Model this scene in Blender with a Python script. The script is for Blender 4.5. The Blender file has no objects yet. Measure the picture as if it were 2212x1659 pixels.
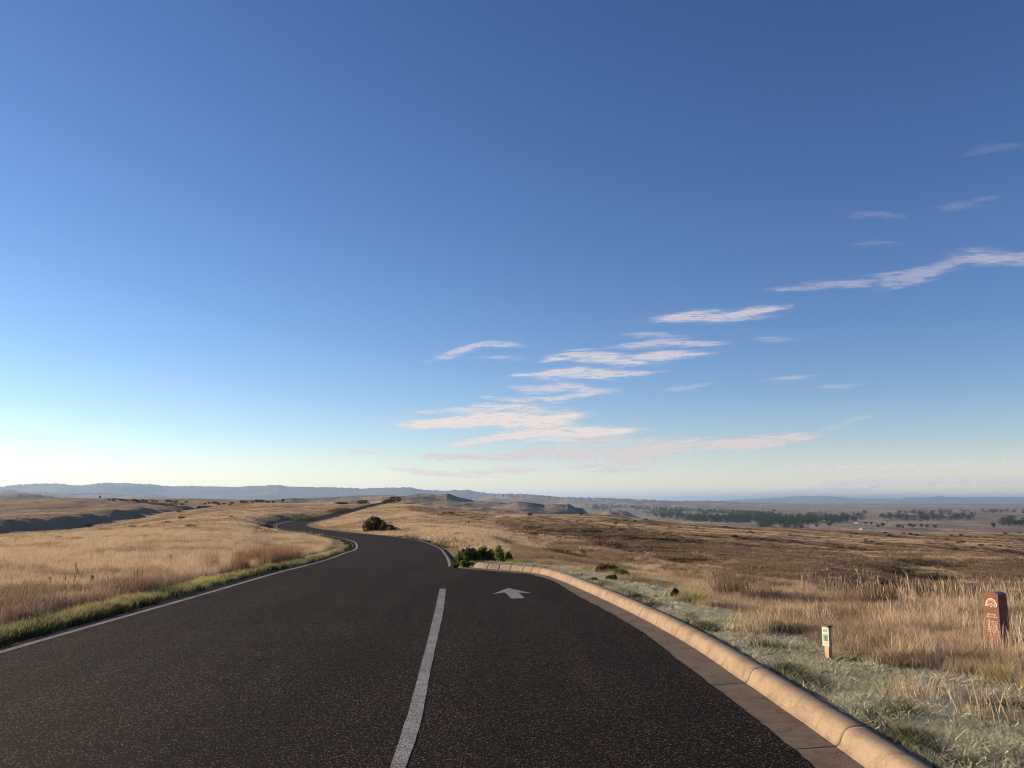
import bpy, bmesh, math, random
import numpy as np
from mathutils import Vector, noise as mnoise
R = math.radians
random.seed(7)
RNG = np.random.default_rng(11)
SC = bpy.context.scene
COL = SC.collection

# ------------------------------------------------------------------ camera
S = 1024.0 / 2212.0            # survey drawing units -> render pixels
F = 865.0
PITCH = math.atan(117.4 / F)
EYE = 1.6
cam_d = bpy.data.cameras.new("camera")
cam_d.sensor_width = 36.0
cam_d.lens = 36.0 * F / 1024.0
cam_d.clip_start = 0.1
cam_d.clip_end = 400000.0
cam = bpy.data.objects.new("camera", cam_d)
COL.objects.link(cam)
cam.location = (0, 0, EYE)
cam.rotation_euler = (R(90) + PITCH, 0, 0)
SC.camera = cam

# ------------------------------------------------------------------ sky, sun, exposure
SUN_EL, SUN_AZ = 14.0, -68.0     # azimuth from +Y, negative = left of the view
world = bpy.data.worlds.new("World")
SC.world = world
world.use_nodes = True
wn = world.node_tree.nodes; wl = world.node_tree.links
wn.clear()
w_out = wn.new("ShaderNodeOutputWorld"); w_bg = wn.new("ShaderNodeBackground")
sky = wn.new("ShaderNodeTexSky"); sky.sky_type = 'NISHITA'
sky.sun_disc = False
sky.sun_elevation = R(SUN_EL); sky.sun_rotation = R(SUN_AZ)
sky.altitude = 1000.0; sky.air_density = 1.0; sky.dust_density = 0.3; sky.ozone_density = 3.0
EXPO = 1.1
# sky colour fitted by a power curve per channel; the gain sets its brightness
w_sep = wn.new("ShaderNodeSeparateColor"); w_com = wn.new("ShaderNodeCombineColor")
for ch, (pw, off) in enumerate(((1.3300, -2.4350), (1.3200, -2.4900), (1.2000, -2.2250))):
    p_ = wn.new("ShaderNodeMath"); p_.operation = 'POWER'; p_.inputs[1].default_value = pw
    q_ = wn.new("ShaderNodeMath"); q_.operation = 'MULTIPLY'; q_.inputs[1].default_value = math.exp(off) / (.11 * 2 ** EXPO)
    wl.new(w_sep.outputs[ch], p_.inputs[0]); wl.new(p_.outputs[0], q_.inputs[0]); wl.new(q_.outputs[0], w_com.inputs[ch])
w_bg.inputs['Strength'].default_value = 0.11
wl.new(sky.outputs[0], w_sep.inputs[0]); 
# pale warm band of morning light low over the horizon
w_geo = wn.new("ShaderNodeNewGeometry"); w_sx = wn.new("ShaderNodeSeparateXYZ"); wl.new(w_geo.outputs['Incoming'], w_sx.inputs[0])
w_ab = wn.new("ShaderNodeMath"); w_ab.operation = 'ABSOLUTE'; wl.new(w_sx.outputs[2], w_ab.inputs[0])
w_ml = wn.new("ShaderNodeMath"); w_ml.operation = 'MULTIPLY'; w_ml.inputs[1].default_value = -1 / .042; wl.new(w_ab.outputs[0], w_ml.inputs[0])
w_ex = wn.new("ShaderNodeMath"); w_ex.operation = 'EXPONENT'; wl.new(w_ml.outputs[0], w_ex.inputs[0])
w_vm = wn.new("ShaderNodeVectorMath"); w_vm.operation = 'SCALE'; w_vm.inputs[0].default_value = tuple(a / (.11 * 2 ** EXPO) for a in (.70, .47, .22)); wl.new(w_ex.outputs[0], w_vm.inputs['Scale'])
w_ad = wn.new("ShaderNodeVectorMath"); w_ad.operation = 'ADD'; wl.new(w_com.outputs[0], w_ad.inputs[0]); wl.new(w_vm.outputs[0], w_ad.inputs[1])
wl.new(w_ad.outputs[0], w_bg.inputs['Color'])
wl.new(w_bg.outputs[0], w_out.inputs['Surface'])
sun_d = bpy.data.lights.new("sun", 'SUN')
sun_d.energy = 4.6; sun_d.angle = R(0.53); sun_d.color = (1.0, 0.79, 0.55)
sun = bpy.data.objects.new("sun", sun_d); COL.objects.link(sun)
SUN_DIR = Vector((math.sin(R(SUN_AZ)) * math.cos(R(SUN_EL)), math.cos(R(SUN_AZ)) * math.cos(R(SUN_EL)), math.sin(R(SUN_EL))))
sun.rotation_euler = SUN_DIR.to_track_quat('Z', 'Y').to_euler()
sun.location = SUN_DIR * 50
SC.view_settings.view_transform = 'Standard'
SC.view_settings.look = 'None'
SC.view_settings.exposure = EXPO
SC.view_settings.gamma = 1.0
SC.view_settings.use_curve_mapping = False
SC.cycles.max_bounces = 6
SC.cycles.diffuse_bounces = 2
SC.cycles.glossy_bounces = 2
SC.cycles.transmission_bounces = 3
SC.cycles.volume_bounces = 1
SC.cycles.transparent_max_bounces = 12
SC.cycles.use_denoising = True
SC.cycles.filter_width = 1.05

# ------------------------------------------------------------------ geometry helpers
def ray(u, v):
    px, py = u * S - 512.0, v * S - 384.0
    return px, F * math.cos(PITCH) + py * math.sin(PITCH), F * math.sin(PITCH) - py * math.cos(PITCH)
def at(u, v, Y):
    x, y, z = ray(u, v)
    return (x / y * Y, Y, EYE + z / y * Y)
def zat(v, Y): return at(1106, v, Y)[2]
def onz(u, v, z0=0.0):
    x, y, z = ray(u, v)
    k = (z0 - EYE) / z
    return (x * k, y * k, z0)
def tu(u): x, y, z = ray(u, 1083); return x / y

def link(name, verts, faces, mat=None, parent=None, smooth=False, attrs=None):
    me = bpy.data.meshes.new(name)
    me.from_pydata([tuple(map(float, p)) for p in verts], [], [tuple(map(int, f)) for f in faces])
    me.update()
    if smooth: me.shade_smooth()
    if mat:
        for m in (mat if isinstance(mat, (list, tuple)) else [mat]): me.materials.append(m)
    o = bpy.data.objects.new(name, me); COL.objects.link(o)
    if parent: o.parent = parent
    return o
def link_np(name, V, Q, mat=None, smooth=True, attrs=None, parent=None, midx=None):
    """V (n,3), Q (m,k) arrays"""
    me = bpy.data.meshes.new(name)
    V = np.asarray(V, dtype=np.float32); Q = np.asarray(Q, dtype=np.int32)
    k = Q.shape[1]
    me.vertices.add(len(V)); me.vertices.foreach_set('co', V.ravel())
    me.loops.add(Q.size); me.loops.foreach_set('vertex_index', Q.ravel())
    me.polygons.add(len(Q)); me.polygons.foreach_set('loop_start', np.arange(0, Q.size, k, dtype=np.int32))
    me.polygons.foreach_set('loop_total', np.full(len(Q), k, dtype=np.int32))
    if midx is not None: me.polygons.foreach_set('material_index', np.asarray(midx, dtype=np.int32))
    me.update(calc_edges=True)
    if smooth: me.shade_smooth()
    for an, av in (attrs or {}).items():
        av = np.asarray(av, dtype=np.float32)
        if av.ndim == 1:
            a = me.attributes.new(an, 'FLOAT', 'POINT'); a.data.foreach_set('value', av)
        else:
            a = me.attributes.new(an, 'FLOAT_VECTOR', 'POINT'); a.data.foreach_set('vector', av.ravel())
    for m in (mat if isinstance(mat, (list, tuple)) else [mat]) if mat else []: me.materials.append(m)
    o = bpy.data.objects.new(name, me); COL.objects.link(o)
    if parent: o.parent = parent
    return o
def tag(o, label=None, cat=None, group=None, kind=None):
    if label: o['label'] = label
    if cat: o['category'] = cat
    if group: o['group'] = group
    if kind: o['kind'] = kind
    return o
def empty(name, loc, rz=0.0):
    o = bpy.data.objects.new(name, None); COL.objects.link(o)
    o.location = loc; o.rotation_euler = (0, 0, rz); o.empty_display_size = 0.2
    return o
def smooth(a, b, x):
    t = np.clip((x - a) / (b - a), 0, 1)
    return t * t * (3 - 2 * t)

# value noise (numpy)
def _h(ix, iy, seed):
    n = (ix.astype(np.int64) * 374761393 + iy.astype(np.int64) * 668265263 + seed * 1442695041) & 0xFFFFFFFF
    n = ((n ^ (n >> 13)) * 1274126177) & 0xFFFFFFFF
    n = (n ^ (n >> 16)) & 0xFFFFFFFF
    return n.astype(np.float64) / 4294967295.0
def vn(x, y, seed=0):
    x = np.asarray(x, dtype=np.float64); y = np.asarray(y, dtype=np.float64)
    ix = np.floor(x); iy = np.floor(y); fx = x - ix; fy = y - iy
    fx = fx * fx * fx * (fx * (fx * 6 - 15) + 10); fy = fy * fy * fy * (fy * (fy * 6 - 15) + 10)
    a = _h(ix, iy, seed); b = _h(ix + 1, iy, seed); c = _h(ix, iy + 1, seed); d = _h(ix + 1, iy + 1, seed)
    return (a + (b - a) * fx) * (1 - fy) + (c + (d - c) * fx) * fy
def fbm(x, y, o=4, seed=0):
    s = 0; a = 0.5; t = 0
    x = np.asarray(x, dtype=np.float64); y = np.asarray(y, dtype=np.float64)
    for k in range(o):
        s = s + a * vn(x, y, seed + 17 * k); t += a; a *= 0.5
        x, y = x * 1.8 + y * 0.9 + 3.1, y * 1.8 - x * 0.9 + 1.7
    return s / t * 2 - 1      # -1..1

# ------------------------------------------------------------------ materials
def mat(name):
    m = bpy.data.materials.new(name); m.use_nodes = True
    nt = m.node_tree; nt.nodes.clear()
    o = nt.nodes.new("ShaderNodeOutputMaterial")
    return m, nt, o
class G:
    """tiny node-graph helper"""
    def __init__(s, nt): s.nt = nt
    def n(s, t, **kw):
        nd = s.nt.nodes.new(t)
        for k, v in kw.items():
            if k.startswith('i_'):
                key = k[2:].replace('_', ' ')
                s.set(nd.inputs[key], v)
            else: setattr(nd, k, v)
        return nd
    def set(s, sock, v):
        if isinstance(v, bpy.types.NodeSocket): s.nt.links.new(v, sock)
        else: sock.default_value = v
    def noise(s, vec, scale, detail=3, rough=0.55, dist=0.0):
        nd = s.n("ShaderNodeTexNoise"); s.nt.links.new(vec, nd.inputs['Vector'])
        nd.inputs['Scale'].default_value = scale; nd.inputs['Detail'].default_value = detail
        nd.inputs['Roughness'].default_value = rough; nd.inputs['Distortion'].default_value = dist
        return nd.outputs['Fac']
    def ramp(s, fac, stops):
        nd = s.n("ShaderNodeValToRGB"); s.set(nd.inputs[0], fac)
        e = nd.color_ramp.elements
        while len(e) < len(stops): e.new(0.5)
        for k, (p, c) in enumerate(stops):
            e[k].position = p; e[k].color = (c[0], c[1], c[2], 1) if hasattr(c, '__len__') else (c, c, c, 1)
        return nd.outputs[0]
    def mix(s, fac, a, b, mode='MIX'):
        nd = s.n("ShaderNodeMix", data_type='RGBA', blend_type=mode)
        s.set(nd.inputs[0], fac)
        for sock, v in ((nd.inputs[6], a), (nd.inputs[7], b)):
            if isinstance(v, bpy.types.NodeSocket): s.nt.links.new(v, sock)
            else: sock.default_value = (v[0], v[1], v[2], 1)
        return nd.outputs[2]
    def math(s, op, a, b=0.0, clamp=False):
        nd = s.n("ShaderNodeMath", operation=op, use_clamp=clamp); s.set(nd.inputs[0], a); s.set(nd.inputs[1], b)
        return nd.outputs[0]
    def coord(s, scale=None):
        g = s.n("ShaderNodeNewGeometry").outputs['Position']
        if scale is None: return g
        mp = s.n("ShaderNodeMapping"); s.nt.links.new(g, mp.inputs['Vector']); mp.inputs['Scale'].default_value = scale
        return mp.outputs[0]
    def bsdf(s, out, col, rough=0.9, normal=None, spec=0.2, **kw):
        b = s.n("ShaderNodeBsdfPrincipled")
        s.set(b.inputs['Base Color'], col if isinstance(col, bpy.types.NodeSocket) else (col[0], col[1], col[2], 1))
        s.set(b.inputs['Roughness'], rough); s.set(b.inputs['Specular IOR Level'], spec)
        if normal is not None: s.nt.links.new(normal, b.inputs['Normal'])
        for k, v in kw.items(): s.set(b.inputs[k], v)
        s.nt.links.new(b.outputs[0], out.inputs['Surface'])
        return b
    def bump(s, h, strength=0.5, dist=0.01):
        nd = s.n("ShaderNodeBump"); s.nt.links.new(h, nd.inputs['Height'])
        nd.inputs['Strength'].default_value = strength; nd.inputs['Distance'].default_value = dist
        return nd.outputs[0]
def simple(name, col, rough=0.85, var=0.15, scale=8.0, spec=0.2, bump=0.0):
    m, nt, o = mat(name); g = G(nt)
    c = g.coord(); n = g.noise(c, scale, 4)
    a = tuple(x * (1 - var) for x in col); b = tuple(min(1, x * (1 + var)) for x in col)
    cc = g.ramp(n, [(0.3, a), (0.7, b)])
    g.bsdf(o, cc, rough, g.bump(n, bump, 0.02) if bump else None, spec)
    return m

# asphalt: chip seal with visible aggregate
def m_asphalt():
    m, nt, o = mat("asphalt"); g = G(nt); p = g.coord()
    vo = g.n("ShaderNodeTexVoronoi"); nt.links.new(p, vo.inputs['Vector']); vo.inputs['Scale'].default_value = 120.0
    sep = g.n("ShaderNodeSeparateColor"); nt.links.new(vo.outputs['Color'], sep.inputs[0])
    vo2 = g.n("ShaderNodeTexVoronoi"); nt.links.new(p, vo2.inputs['Vector']); vo2.inputs['Scale'].default_value = 40.0
    sep2 = g.n("ShaderNodeSeparateColor"); nt.links.new(vo2.outputs['Color'], sep2.inputs[0])
    chip = g.ramp(sep.outputs[0], [(0.0, (.006, .0045, .0038)), (0.5, (.012, .0085, .007)), (0.74, (.028, .019, .014)), (0.88, (.07, .05, .038)), (0.97, (.62, .54, .43))])
    chip2 = g.ramp(sep2.outputs[1], [(0.0, (.007, .005, .0045)), (0.7, (.014, .010, .008)), (0.97, (.05, .036, .027))])
    c = g.mix(0.35, chip, chip2)
    c = g.mix(1.0, c, (.50, .465, .43), 'MULTIPLY')
    big = g.noise(p, 0.35, 4, 0.6); c = g.mix(1.0, c, g.ramp(big, [(0.3, .78), (0.7, 1.2)]), 'MULTIPLY')
    tint = g.noise(p, 2.5, 3); c = g.mix(1.0, c, g.ramp(tint, [(0.3, (1.1, .95, .9)), (0.7, (.92, 1.0, 1.02))]), 'MULTIPLY')
    # streaks along the lanes (tar and tyre wear)
    st = g.noise(g.coord((1.6, 0.08, 1)), 1.0, 4, .6)
    c = g.mix(1.0, c, g.ramp(st, [(0.35, .72), (0.6, 1.08)]), 'MULTIPLY')
    hgt = g.math('ADD', g.math('MULTIPLY', sep.outputs[2], .7), g.math('MULTIPLY', vo.outputs['Distance'], -1.2))
    g.bsdf(o, c, 0.80, g.bump(hgt, .9, 0.010), 0.06)
    return m
def m_paint(name="road_paint", k=1.0):
    m, nt, o = mat(name); g = G(nt); p = g.coord()
    n = g.noise(p, 90, 3, .7); big = g.noise(p, 3, 4)
    c = g.ramp(n, [(0.40, (.03 * k, .027 * k, .025 * k)), (0.47, (.22 * k, .21 * k, .20 * k)), (0.6, (.46 * k, .44 * k, .42 * k))])
    c = g.mix(1.0, c, g.ramp(big, [(0.35, .75), (0.65, 1.05)]), 'MULTIPLY')
    g.bsdf(o, c, .8, g.bump(n, .8, .006), .2)
    return m
def m_concrete(name, base, stain):
    m, nt, o = mat(name); g = G(nt); p = g.coord()
    n1 = g.noise(p, 2.2, 5, .6); n2 = g.noise(p, 60, 3, .7); n3 = g.noise(p, 14, 4, .65)
    c = g.mix(g.ramp(n1, [(0.35, 0.0), (0.7, 1.0)]), base, stain)
    n5 = g.noise(p, 5.5, 6, .7, .6); c = g.mix(g.ramp(n5, [(0.50, 0.0), (0.66, .55)]), c, tuple(a * .52 for a in stain))
    c = g.mix(1.0, c, g.ramp(n2, [(0.3, .82), (0.7, 1.12)]), 'MULTIPLY')
    c = g.mix(1.0, c, g.ramp(n3, [(0.25, .72), (0.45, 1.0)]), 'MULTIPLY')
    vo = g.n("ShaderNodeTexVoronoi"); nt.links.new(p, vo.inputs['Vector']); vo.inputs['Scale'].default_value = 9.0
    n4 = g.noise(p, 130, 2, .6)
    c = g.mix(g.math('MULTIPLY', g.ramp(vo.outputs['Distance'], [(0.05, 1.0), (0.13, 0.0)]), g.ramp(n3, [(.52, 0.0), (.62, .75)])), c, (.05, .04, .03))
    c = g.mix(1.0, c, g.ramp(n4, [(0.30, .55), (0.40, 1.0)]), 'MULTIPLY')
    g.bsdf(o, c, .85, g.bump(n2, .5, .006), .2)
    return m
def m_ground():
    m, nt, o = mat("prairie_soil"); g = G(nt); p = g.coord()
    a = g.noise(p, .035, 5, .6); b = g.noise(p, .45, 5, .65); c_ = g.noise(p, 6.0, 4, .7); d_ = g.noise(p, .006, 4, .6)
    c = g.mix(g.ramp(a, [(0.4, 0.0), (0.62, 1.0)]), (.30, .205, .11), (.37, .26, .145))
    c = g.mix(g.ramp(b, [(0.45, 0.0), (0.68, .8)]), c, (.13, .098, .055))
    c = g.mix(g.ramp(d_, [(0.42, 0.0), (0.62, .6)]), c, (.29, .20, .125))
    c = g.mix(1.0, c, g.ramp(c_, [(0.3, .62), (0.65, 1.18)]), 'MULTIPLY')
    h = g.math('ADD', g.math('MULTIPLY', b, .6), g.math('MULTIPLY', c_, .25))
    g.bsdf(o, c, .95, g.bump(h, .8, .35), .05)
    return m
def m_far():
    m, nt, o = mat("valley_land"); g = G(nt); p = g.coord()
    a = g.noise(g.coord((.0013, .00055, .001)), 1.0, 5, .62); b = g.noise(p, .012, 5, .65); d_ = g.noise(g.coord((.006, .0022, .001)), 1.0, 4, .6)
    c = g.mix(g.ramp(a, [(0.4, 0.0), (0.6, 1.0)]), (.33, .25, .18), (.22, .17, .125))
    c = g.mix(g.ramp(d_, [(0.50, 0.0), (0.60, .75)]), c, (.42, .35, .27))
    c = g.mix(g.ramp(b, [(0.45, 0.0), (0.66, .85)]), c, (.10, .085, .06))
    e_ = g.noise(p, .07, 5, .7); c = g.mix(1.0, c, g.ramp(e_, [(0.35, .62), (0.6, 1.1)]), 'MULTIPLY')
    g.bsdf(o, c, .95, g.bump(g.math('ADD', b, g.math('MULTIPLY', e_, .3)), .9, 8.0), .05)
    return m
def m_mtn():
    m, nt, o = mat("mountain_rock"); g = G(nt); p = g.coord()
    b = g.noise(p, .0016, 6, .65)
    c = g.ramp(b, [(0.35, (.045, .042, .032)), (0.62, (.15, .115, .08))])
    g.bsdf(o, c, .95, None, .05)
    return m
def m_leaf(name, stops, trans=0.35, rough=.7):
    """foliage/blades; per-instance or per-island hue variety"""
    m, nt, o = mat(name); g = G(nt)
    oi = g.n("ShaderNodeObjectInfo"); ge = g.n("ShaderNodeNewGeometry")
    f = g.math('ADD', g.math('MULTIPLY', oi.outputs['Random'], .55), g.math('MULTIPLY', ge.outputs['Random Per Island'], .45))
    c = g.ramp(f, stops)
    b = g.n("ShaderNodeBsdfDiffuse"); nt.links.new(c, b.inputs[0])
    t = g.n("ShaderNodeBsdfTranslucent"); nt.links.new(c, t.inputs[0])
    mx = g.n("ShaderNodeMixShader"); mx.inputs[0].default_value = trans
    nt.links.new(b.outputs[0], mx.inputs[1]); nt.links.new(t.outputs[0], mx.inputs[2]); nt.links.new(mx.outputs[0], o.inputs['Surface'])
    return m
M = {
 'asphalt': m_asphalt(), 'paint': m_paint(), 'kerb': m_concrete("kerb_concrete", (.31, .232, .155), (.24, .178, .12)),
 'gutter': m_concrete("gutter_concrete", (.165, .125, .092), (.10, .078, .058)),
 'joint': simple("joint_tar", (.03, .022, .016), .9, .3, 30), 'ground': m_ground(), 'far': m_far(), 'mtn': m_mtn(),
 'straw': m_leaf("dry_straw", [(0.0, (.28, .20, .12)), (.35, (.52, .395, .25)), (.75, (.66, .53, .36)), (1.0, (.80, .68, .50))]),
 'straw2': m_leaf("dry_straw_dark", [(0.0, (.11, .08, .052)), (.4, (.23, .165, .105)), (.75, (.35, .26, .165)), (1.0, (.48, .37, .25))]),
 'red': m_leaf("bluestem", [(0.0, (.14, .07, .042)), (.4, (.26, .14, .08)), (.7, (.40, .26, .15)), (1.0, (.58, .43, .27))]),
 'weed': m_leaf("brown_weeds", [(0.0, (.10, .072, .05)), (.5, (.24, .175, .12)), (1.0, (.42, .33, .23))]),
 'green': m_leaf("verge_green", [(0.0, (.15, .15, .05)), (.35, (.44, .40, .15)), (.8, (.64, .56, .27)), (1.0, (.74, .64, .38))]),
 'dkgreen': m_leaf("edge_green", [(0.0, (.02, .03, .010)), (.6, (.05, .06, .022)), (1.0, (.11, .11, .04))]),
 'frost': m_leaf("frosted_blades", [(0.0, (.19, .18, .10)), (.35, (.46, .44, .29)), (.75, (.68, .65, .49)), (1.0, (.88, .85, .74))]),
 'sage': m_leaf("sage_leaf", [(0.0, (.035, .032, .018)), (.5, (.075, .062, .033)), (1.0, (.13, .10, .055))]),
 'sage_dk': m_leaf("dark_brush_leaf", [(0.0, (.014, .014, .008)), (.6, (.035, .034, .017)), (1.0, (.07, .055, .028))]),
 'olive': m_leaf("olive_brush_leaf", [(0.0, (.03, .032, .014)), (.6, (.07, .066, .028)), (1.0, (.13, .115, .05))]),
 'scrubm': m_leaf("brown_scrub_shade", [(0.0, (.08, .06, .043)), (.5, (.18, .133, .092)), (1.0, (.31, .235, .16))]),
 'greyplant': m_leaf("grey_sage_leaf", [(0.0, (.10, .085, .06)), (.5, (.20, .17, .13)), (1.0, (.34, .30, .25))]),
 'leaf': m_leaf("green_leaf", [(0.0, (.022, .042, .010)), (.4, (.055, .09, .020)), (.75, (.13, .165, .045)), (1.0, (.32, .31, .10))], .4),  # leaf greens, varied at random
 'bloom': m_leaf("faded_bloom", [(0.0, (.30, .20, .02)), (1.0, (.42, .34, .06))], .3),
 'tree': m_leaf("cottonwood_leaf", [(0.0, (.016, .026, .010)), (.6, (.04, .055, .018)), (1.0, (.09, .10, .03))]),
 'pebble': simple("pebble", (.20, .15, .11), .9, .5, 40),
 'stem': simple("dry_stem", (.10, .065, .035), .9, .3, 20),
 'bark': simple("bark", (.09, .065, .045), .9, .3, 20),
 'wood': simple("stake_wood", (.42, .27, .16), .8, .2, 25),
 'cream': simple("placard_cream", (.50, .46, .36), .5, .05, 20, .4),
 'brownprint': simple("placard_brown_print", (.13, .10, .06), .5, .2, 60, .4),
 'tealprint': simple("placard_teal_print", (.10, .22, .17), .5, .35, 40, .4),
 'tealdark': simple("placard_dark_teal", (.035, .09, .07), .5, .3, 40, .4),
 'capdark': simple("olive_cap", (.10, .095, .06), .6, .2, 40),
 'redstone': simple("red_stone", (.145, .054, .034), .65, .16, 18, .3, .15),
 'topstone': simple("frosty_stone", (.33, .31, .27), .6, .2, 40, .4),
 'engrave': simple("cream_engraving", (.62, .48, .34), .8, .1, 40),
 'white': simple("white_siding", (.55, .54, .50), .7, .06, 1),
 'roof': simple("grey_roof", (.16, .15, .15), .8, .2, 1),
 'glass': simple("dark_pane", (.03, .035, .04), .3, .1, 1, .5),
}

# ------------------------------------------------------------------ road centre line
RC = [  # (x, y, z, half width)
 (-3.55, -14, 0, 2.25), (-3.5, 0, 0, 2.25), (-3.45, 10, 0, 2.2), (-3.45, 15, 0, 2.1), (-3.5, 19.5, 0, 2.0)]
for u, v, Y in [(806, 1223, 21.8), (835.5, 1207, 27.3), (848, 1195, 32.3), (857, 1185, 38.8), (840, 1171.5, 47), (815, 1164.5, 52.5), (782, 1159, 58.5), (742, 1154.5, 66), (692, 1148.5, 82), (652, 1143.5, 102), (631, 1137.5, 124),
                (637, 1130, 150), (682, 1120.5, 185), (733, 1109.5, 215), (775, 1099.5, 242), (808, 1091, 272), (838, 1086.3, 300), (880, 1088, 335), (930, 1098, 380)]:
    x, y, z = at(u, v, Y)
    RC.append((x, y, z if Y > 23 else 0.0, 1.95 if Y < 90 else 2.35))
RC = np.array(RC)
def catmull(P, n=14):
    out = []
    P = np.asarray(P, float)
    Q = np.vstack([2 * P[0] - P[1], P, 2 * P[-1] - P[-2]])
    for i in range(1, len(Q) - 2):
        for k in range(n):
            t = k / n
            out.append(0.5 * ((2 * Q[i]) + (-Q[i-1] + Q[i+1]) * t + (2*Q[i-1] - 5*Q[i] + 4*Q[i+1] - Q[i+2]) * t*t + (-Q[i-1] + 3*Q[i] - 3*Q[i+1] + Q[i+2]) * t**3))
    out.append(P[-1])
    return np.array(out)
ROAD = catmull(RC, 16)
PAVE_Z = 0.0
# kerb base line (from the camera's right, round the end of the bay)
KB_uv = [(1762, 1586), (1703.5, 1544.6), (1593, 1467.4), (1483, 1393), (1372.7, 1331), (1287.6, 1289.5), (1248.7, 1272), (1212, 1256), (1175, 1243.5), (1138.4, 1237.5), (1092.5, 1233.0), (1046.5, 1229.8), (1016, 1226.5)]
_v = [onz(u, v)[:2] for u, v in KB_uv]; _sl = (_v[2][0] - _v[0][0]) / (_v[2][1] - _v[0][1])
KB = [(_v[0][0] + _sl * .5 * (max(y_, 2) - _v[0][1]), y_) for y_ in (-14, -11, -8, -5, -2, .5, 2.5, 4.2)] + _v
KB = catmull(np.array(KB), 12)
# asphalt limit of the bay (outer gutter line)
GB_uv = [(1756, 1655), (1703.5, 1611), (1621, 1544.6), (1538, 1481), (1455, 1418), (1386, 1365), (1304.6, 1316), (1249.6, 1288), (1200, 1257), (1167, 1246), (1139, 1239.8), (1084, 1235.2), (1046, 1232), (990, 1227.4)]
_g = [onz(u, v)[:2] for u, v in GB_uv]; _dx = _v[0][0] - _g[1][0]
GB = [(_g[0][0] + _sl * .5 * (max(y_, 2) - _g[0][1]), y_) for y_ in (-14, -11, -8, -5, -2, .5, 2.4, 4.0)] + _g
GB = catmull(np.array(GB), 12)

def offset_poly(P, d):
    T = np.gradient(P, axis=0); T /= np.linalg.norm(T, axis=1)[:, None] + 1e-9
    N = np.stack([T[:, 1], -T[:, 0]], 1)
    return P + N * d
KBK = offset_poly(KB, 0.17)
NEARPOLY = np.vstack([[(-5.85, -16)], [(2.4, -16)], KBK, [(-1.25, 21.75)], [(-1.55, 22.2)], [(-5.55, 22.2)], [(-5.8, 10)]])
def inpoly(x, y, P):
    c = np.zeros(x.shape, bool); j = len(P) - 1
    for i in range(len(P)):
        xi, yi = P[i]; xj, yj = P[j]
        if yi != yj:
            c ^= ((yi > y) != (yj > y)) & (x < (xj - xi) * (y - yi) / (yj - yi) + xi)
        j = i
    return c
def distpoly(x, y, P, closed=True):
    d = np.full(x.shape, 1e9)
    n = len(P)
    for i in range(n if closed else n - 1):
        a = P[i]; b = P[(i + 1) % n]; ab = b - a; L = (ab @ ab) + 1e-12
        t = np.clip(((x - a[0]) * ab[0] + (y - a[1]) * ab[1]) / L, 0, 1)
        d = np.minimum(d, np.hypot(x - a[0] - t * ab[0], y - a[1] - t * ab[1]))
    return d
def road_near(x, y):
    """signed distance to the paved edge, and the road's height there"""
    sd = np.full(x.shape, 1e9); zz = np.zeros(x.shape)
    C = ROAD
    for i in range(0, len(C) - 1, 2):
        j = min(i + 2, len(C) - 1)
        a = C[i]; b = C[j]; ab = b[:2] - a[:2]; L = (ab @ ab) + 1e-12
        t = np.clip(((x - a[0]) * ab[0] + (y - a[1]) * ab[1]) / L, 0, 1)
        d = np.hypot(x - a[0] - t * ab[0], y - a[1] - t * ab[1]) - (a[3] + (b[3] - a[3]) * t)
        m = d < sd
        sd = np.where(m, d, sd); zz = np.where(m, a[2] + (b[2] - a[2]) * t, zz)
    return sd, zz

# ------------------------------------------------------------------ terrain heights
# per bearing: (distance, height) with height given either as a drawing row ('v') or metres ('z')
def c(*a):
    return [(Y, (zat(v, Y) if k == 'v' else v)) for Y, v, k in a]
v_, z_ = 'v', 'z'
GL = [   # left group: nodes matched from bearing to bearing
 (-500, c((6, 0, z_), (20, -.15, z_), (60, -1.2, z_), (150, -5.0, z_), (215, -9.5, z_), (236, -5.2, z_), (330, -1, z_), (450, 2, z_), (640, 4, z_), (1000, -12, z_), (3000, -5, z_), (9000, 0, z_), (60000, 0, z_))),
 (0, c((6, 0, z_), (20, -.12, z_), (60, 1166, v_), (150, 1160, v_), (296, 1156, v_), (318, 1127, v_), (420, 1112, v_), (600, 1084, v_), (720, 1078.5, v_), (1000, -12, z_), (3000, -6, z_), (9000, 0, z_), (60000, 0, z_))),
 (150, c((6, 0, z_), (20, -.1, z_), (60, 1157, v_), (150, 1151, v_), (348, 1147, v_), (372, 1118, v_), (470, 1103, v_), (620, 1081, v_), (740, 1074.7, v_), (1000, -12, z_), (3000, -5, z_), (9000, 0, z_), (60000, 0, z_))),
 (300, c((6, 0, z_), (20, -.05, z_), (60, 1148, v_), (150, 1137, v_), (440, 1121, v_), (466, 1100, v_), (560, 1092, v_), (690, 1080, v_), (800, 1075.2, v_), (1100, -10, z_), (3000, -5, z_), (9000, 0, z_), (60000, 0, z_))),
 (400, c((6, 0, z_), (22, -.03, z_), (60, 1143, v_), (150, 1122, v_), (520, 1103.5, v_), (548, 1098, v_), (610, 1092, v_), (700, 1085, v_), (900, 1076, v_), (1200, -8, z_), (3000, -5, z_), (9000, 0, z_), (60000, 0, z_))),
]
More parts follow.
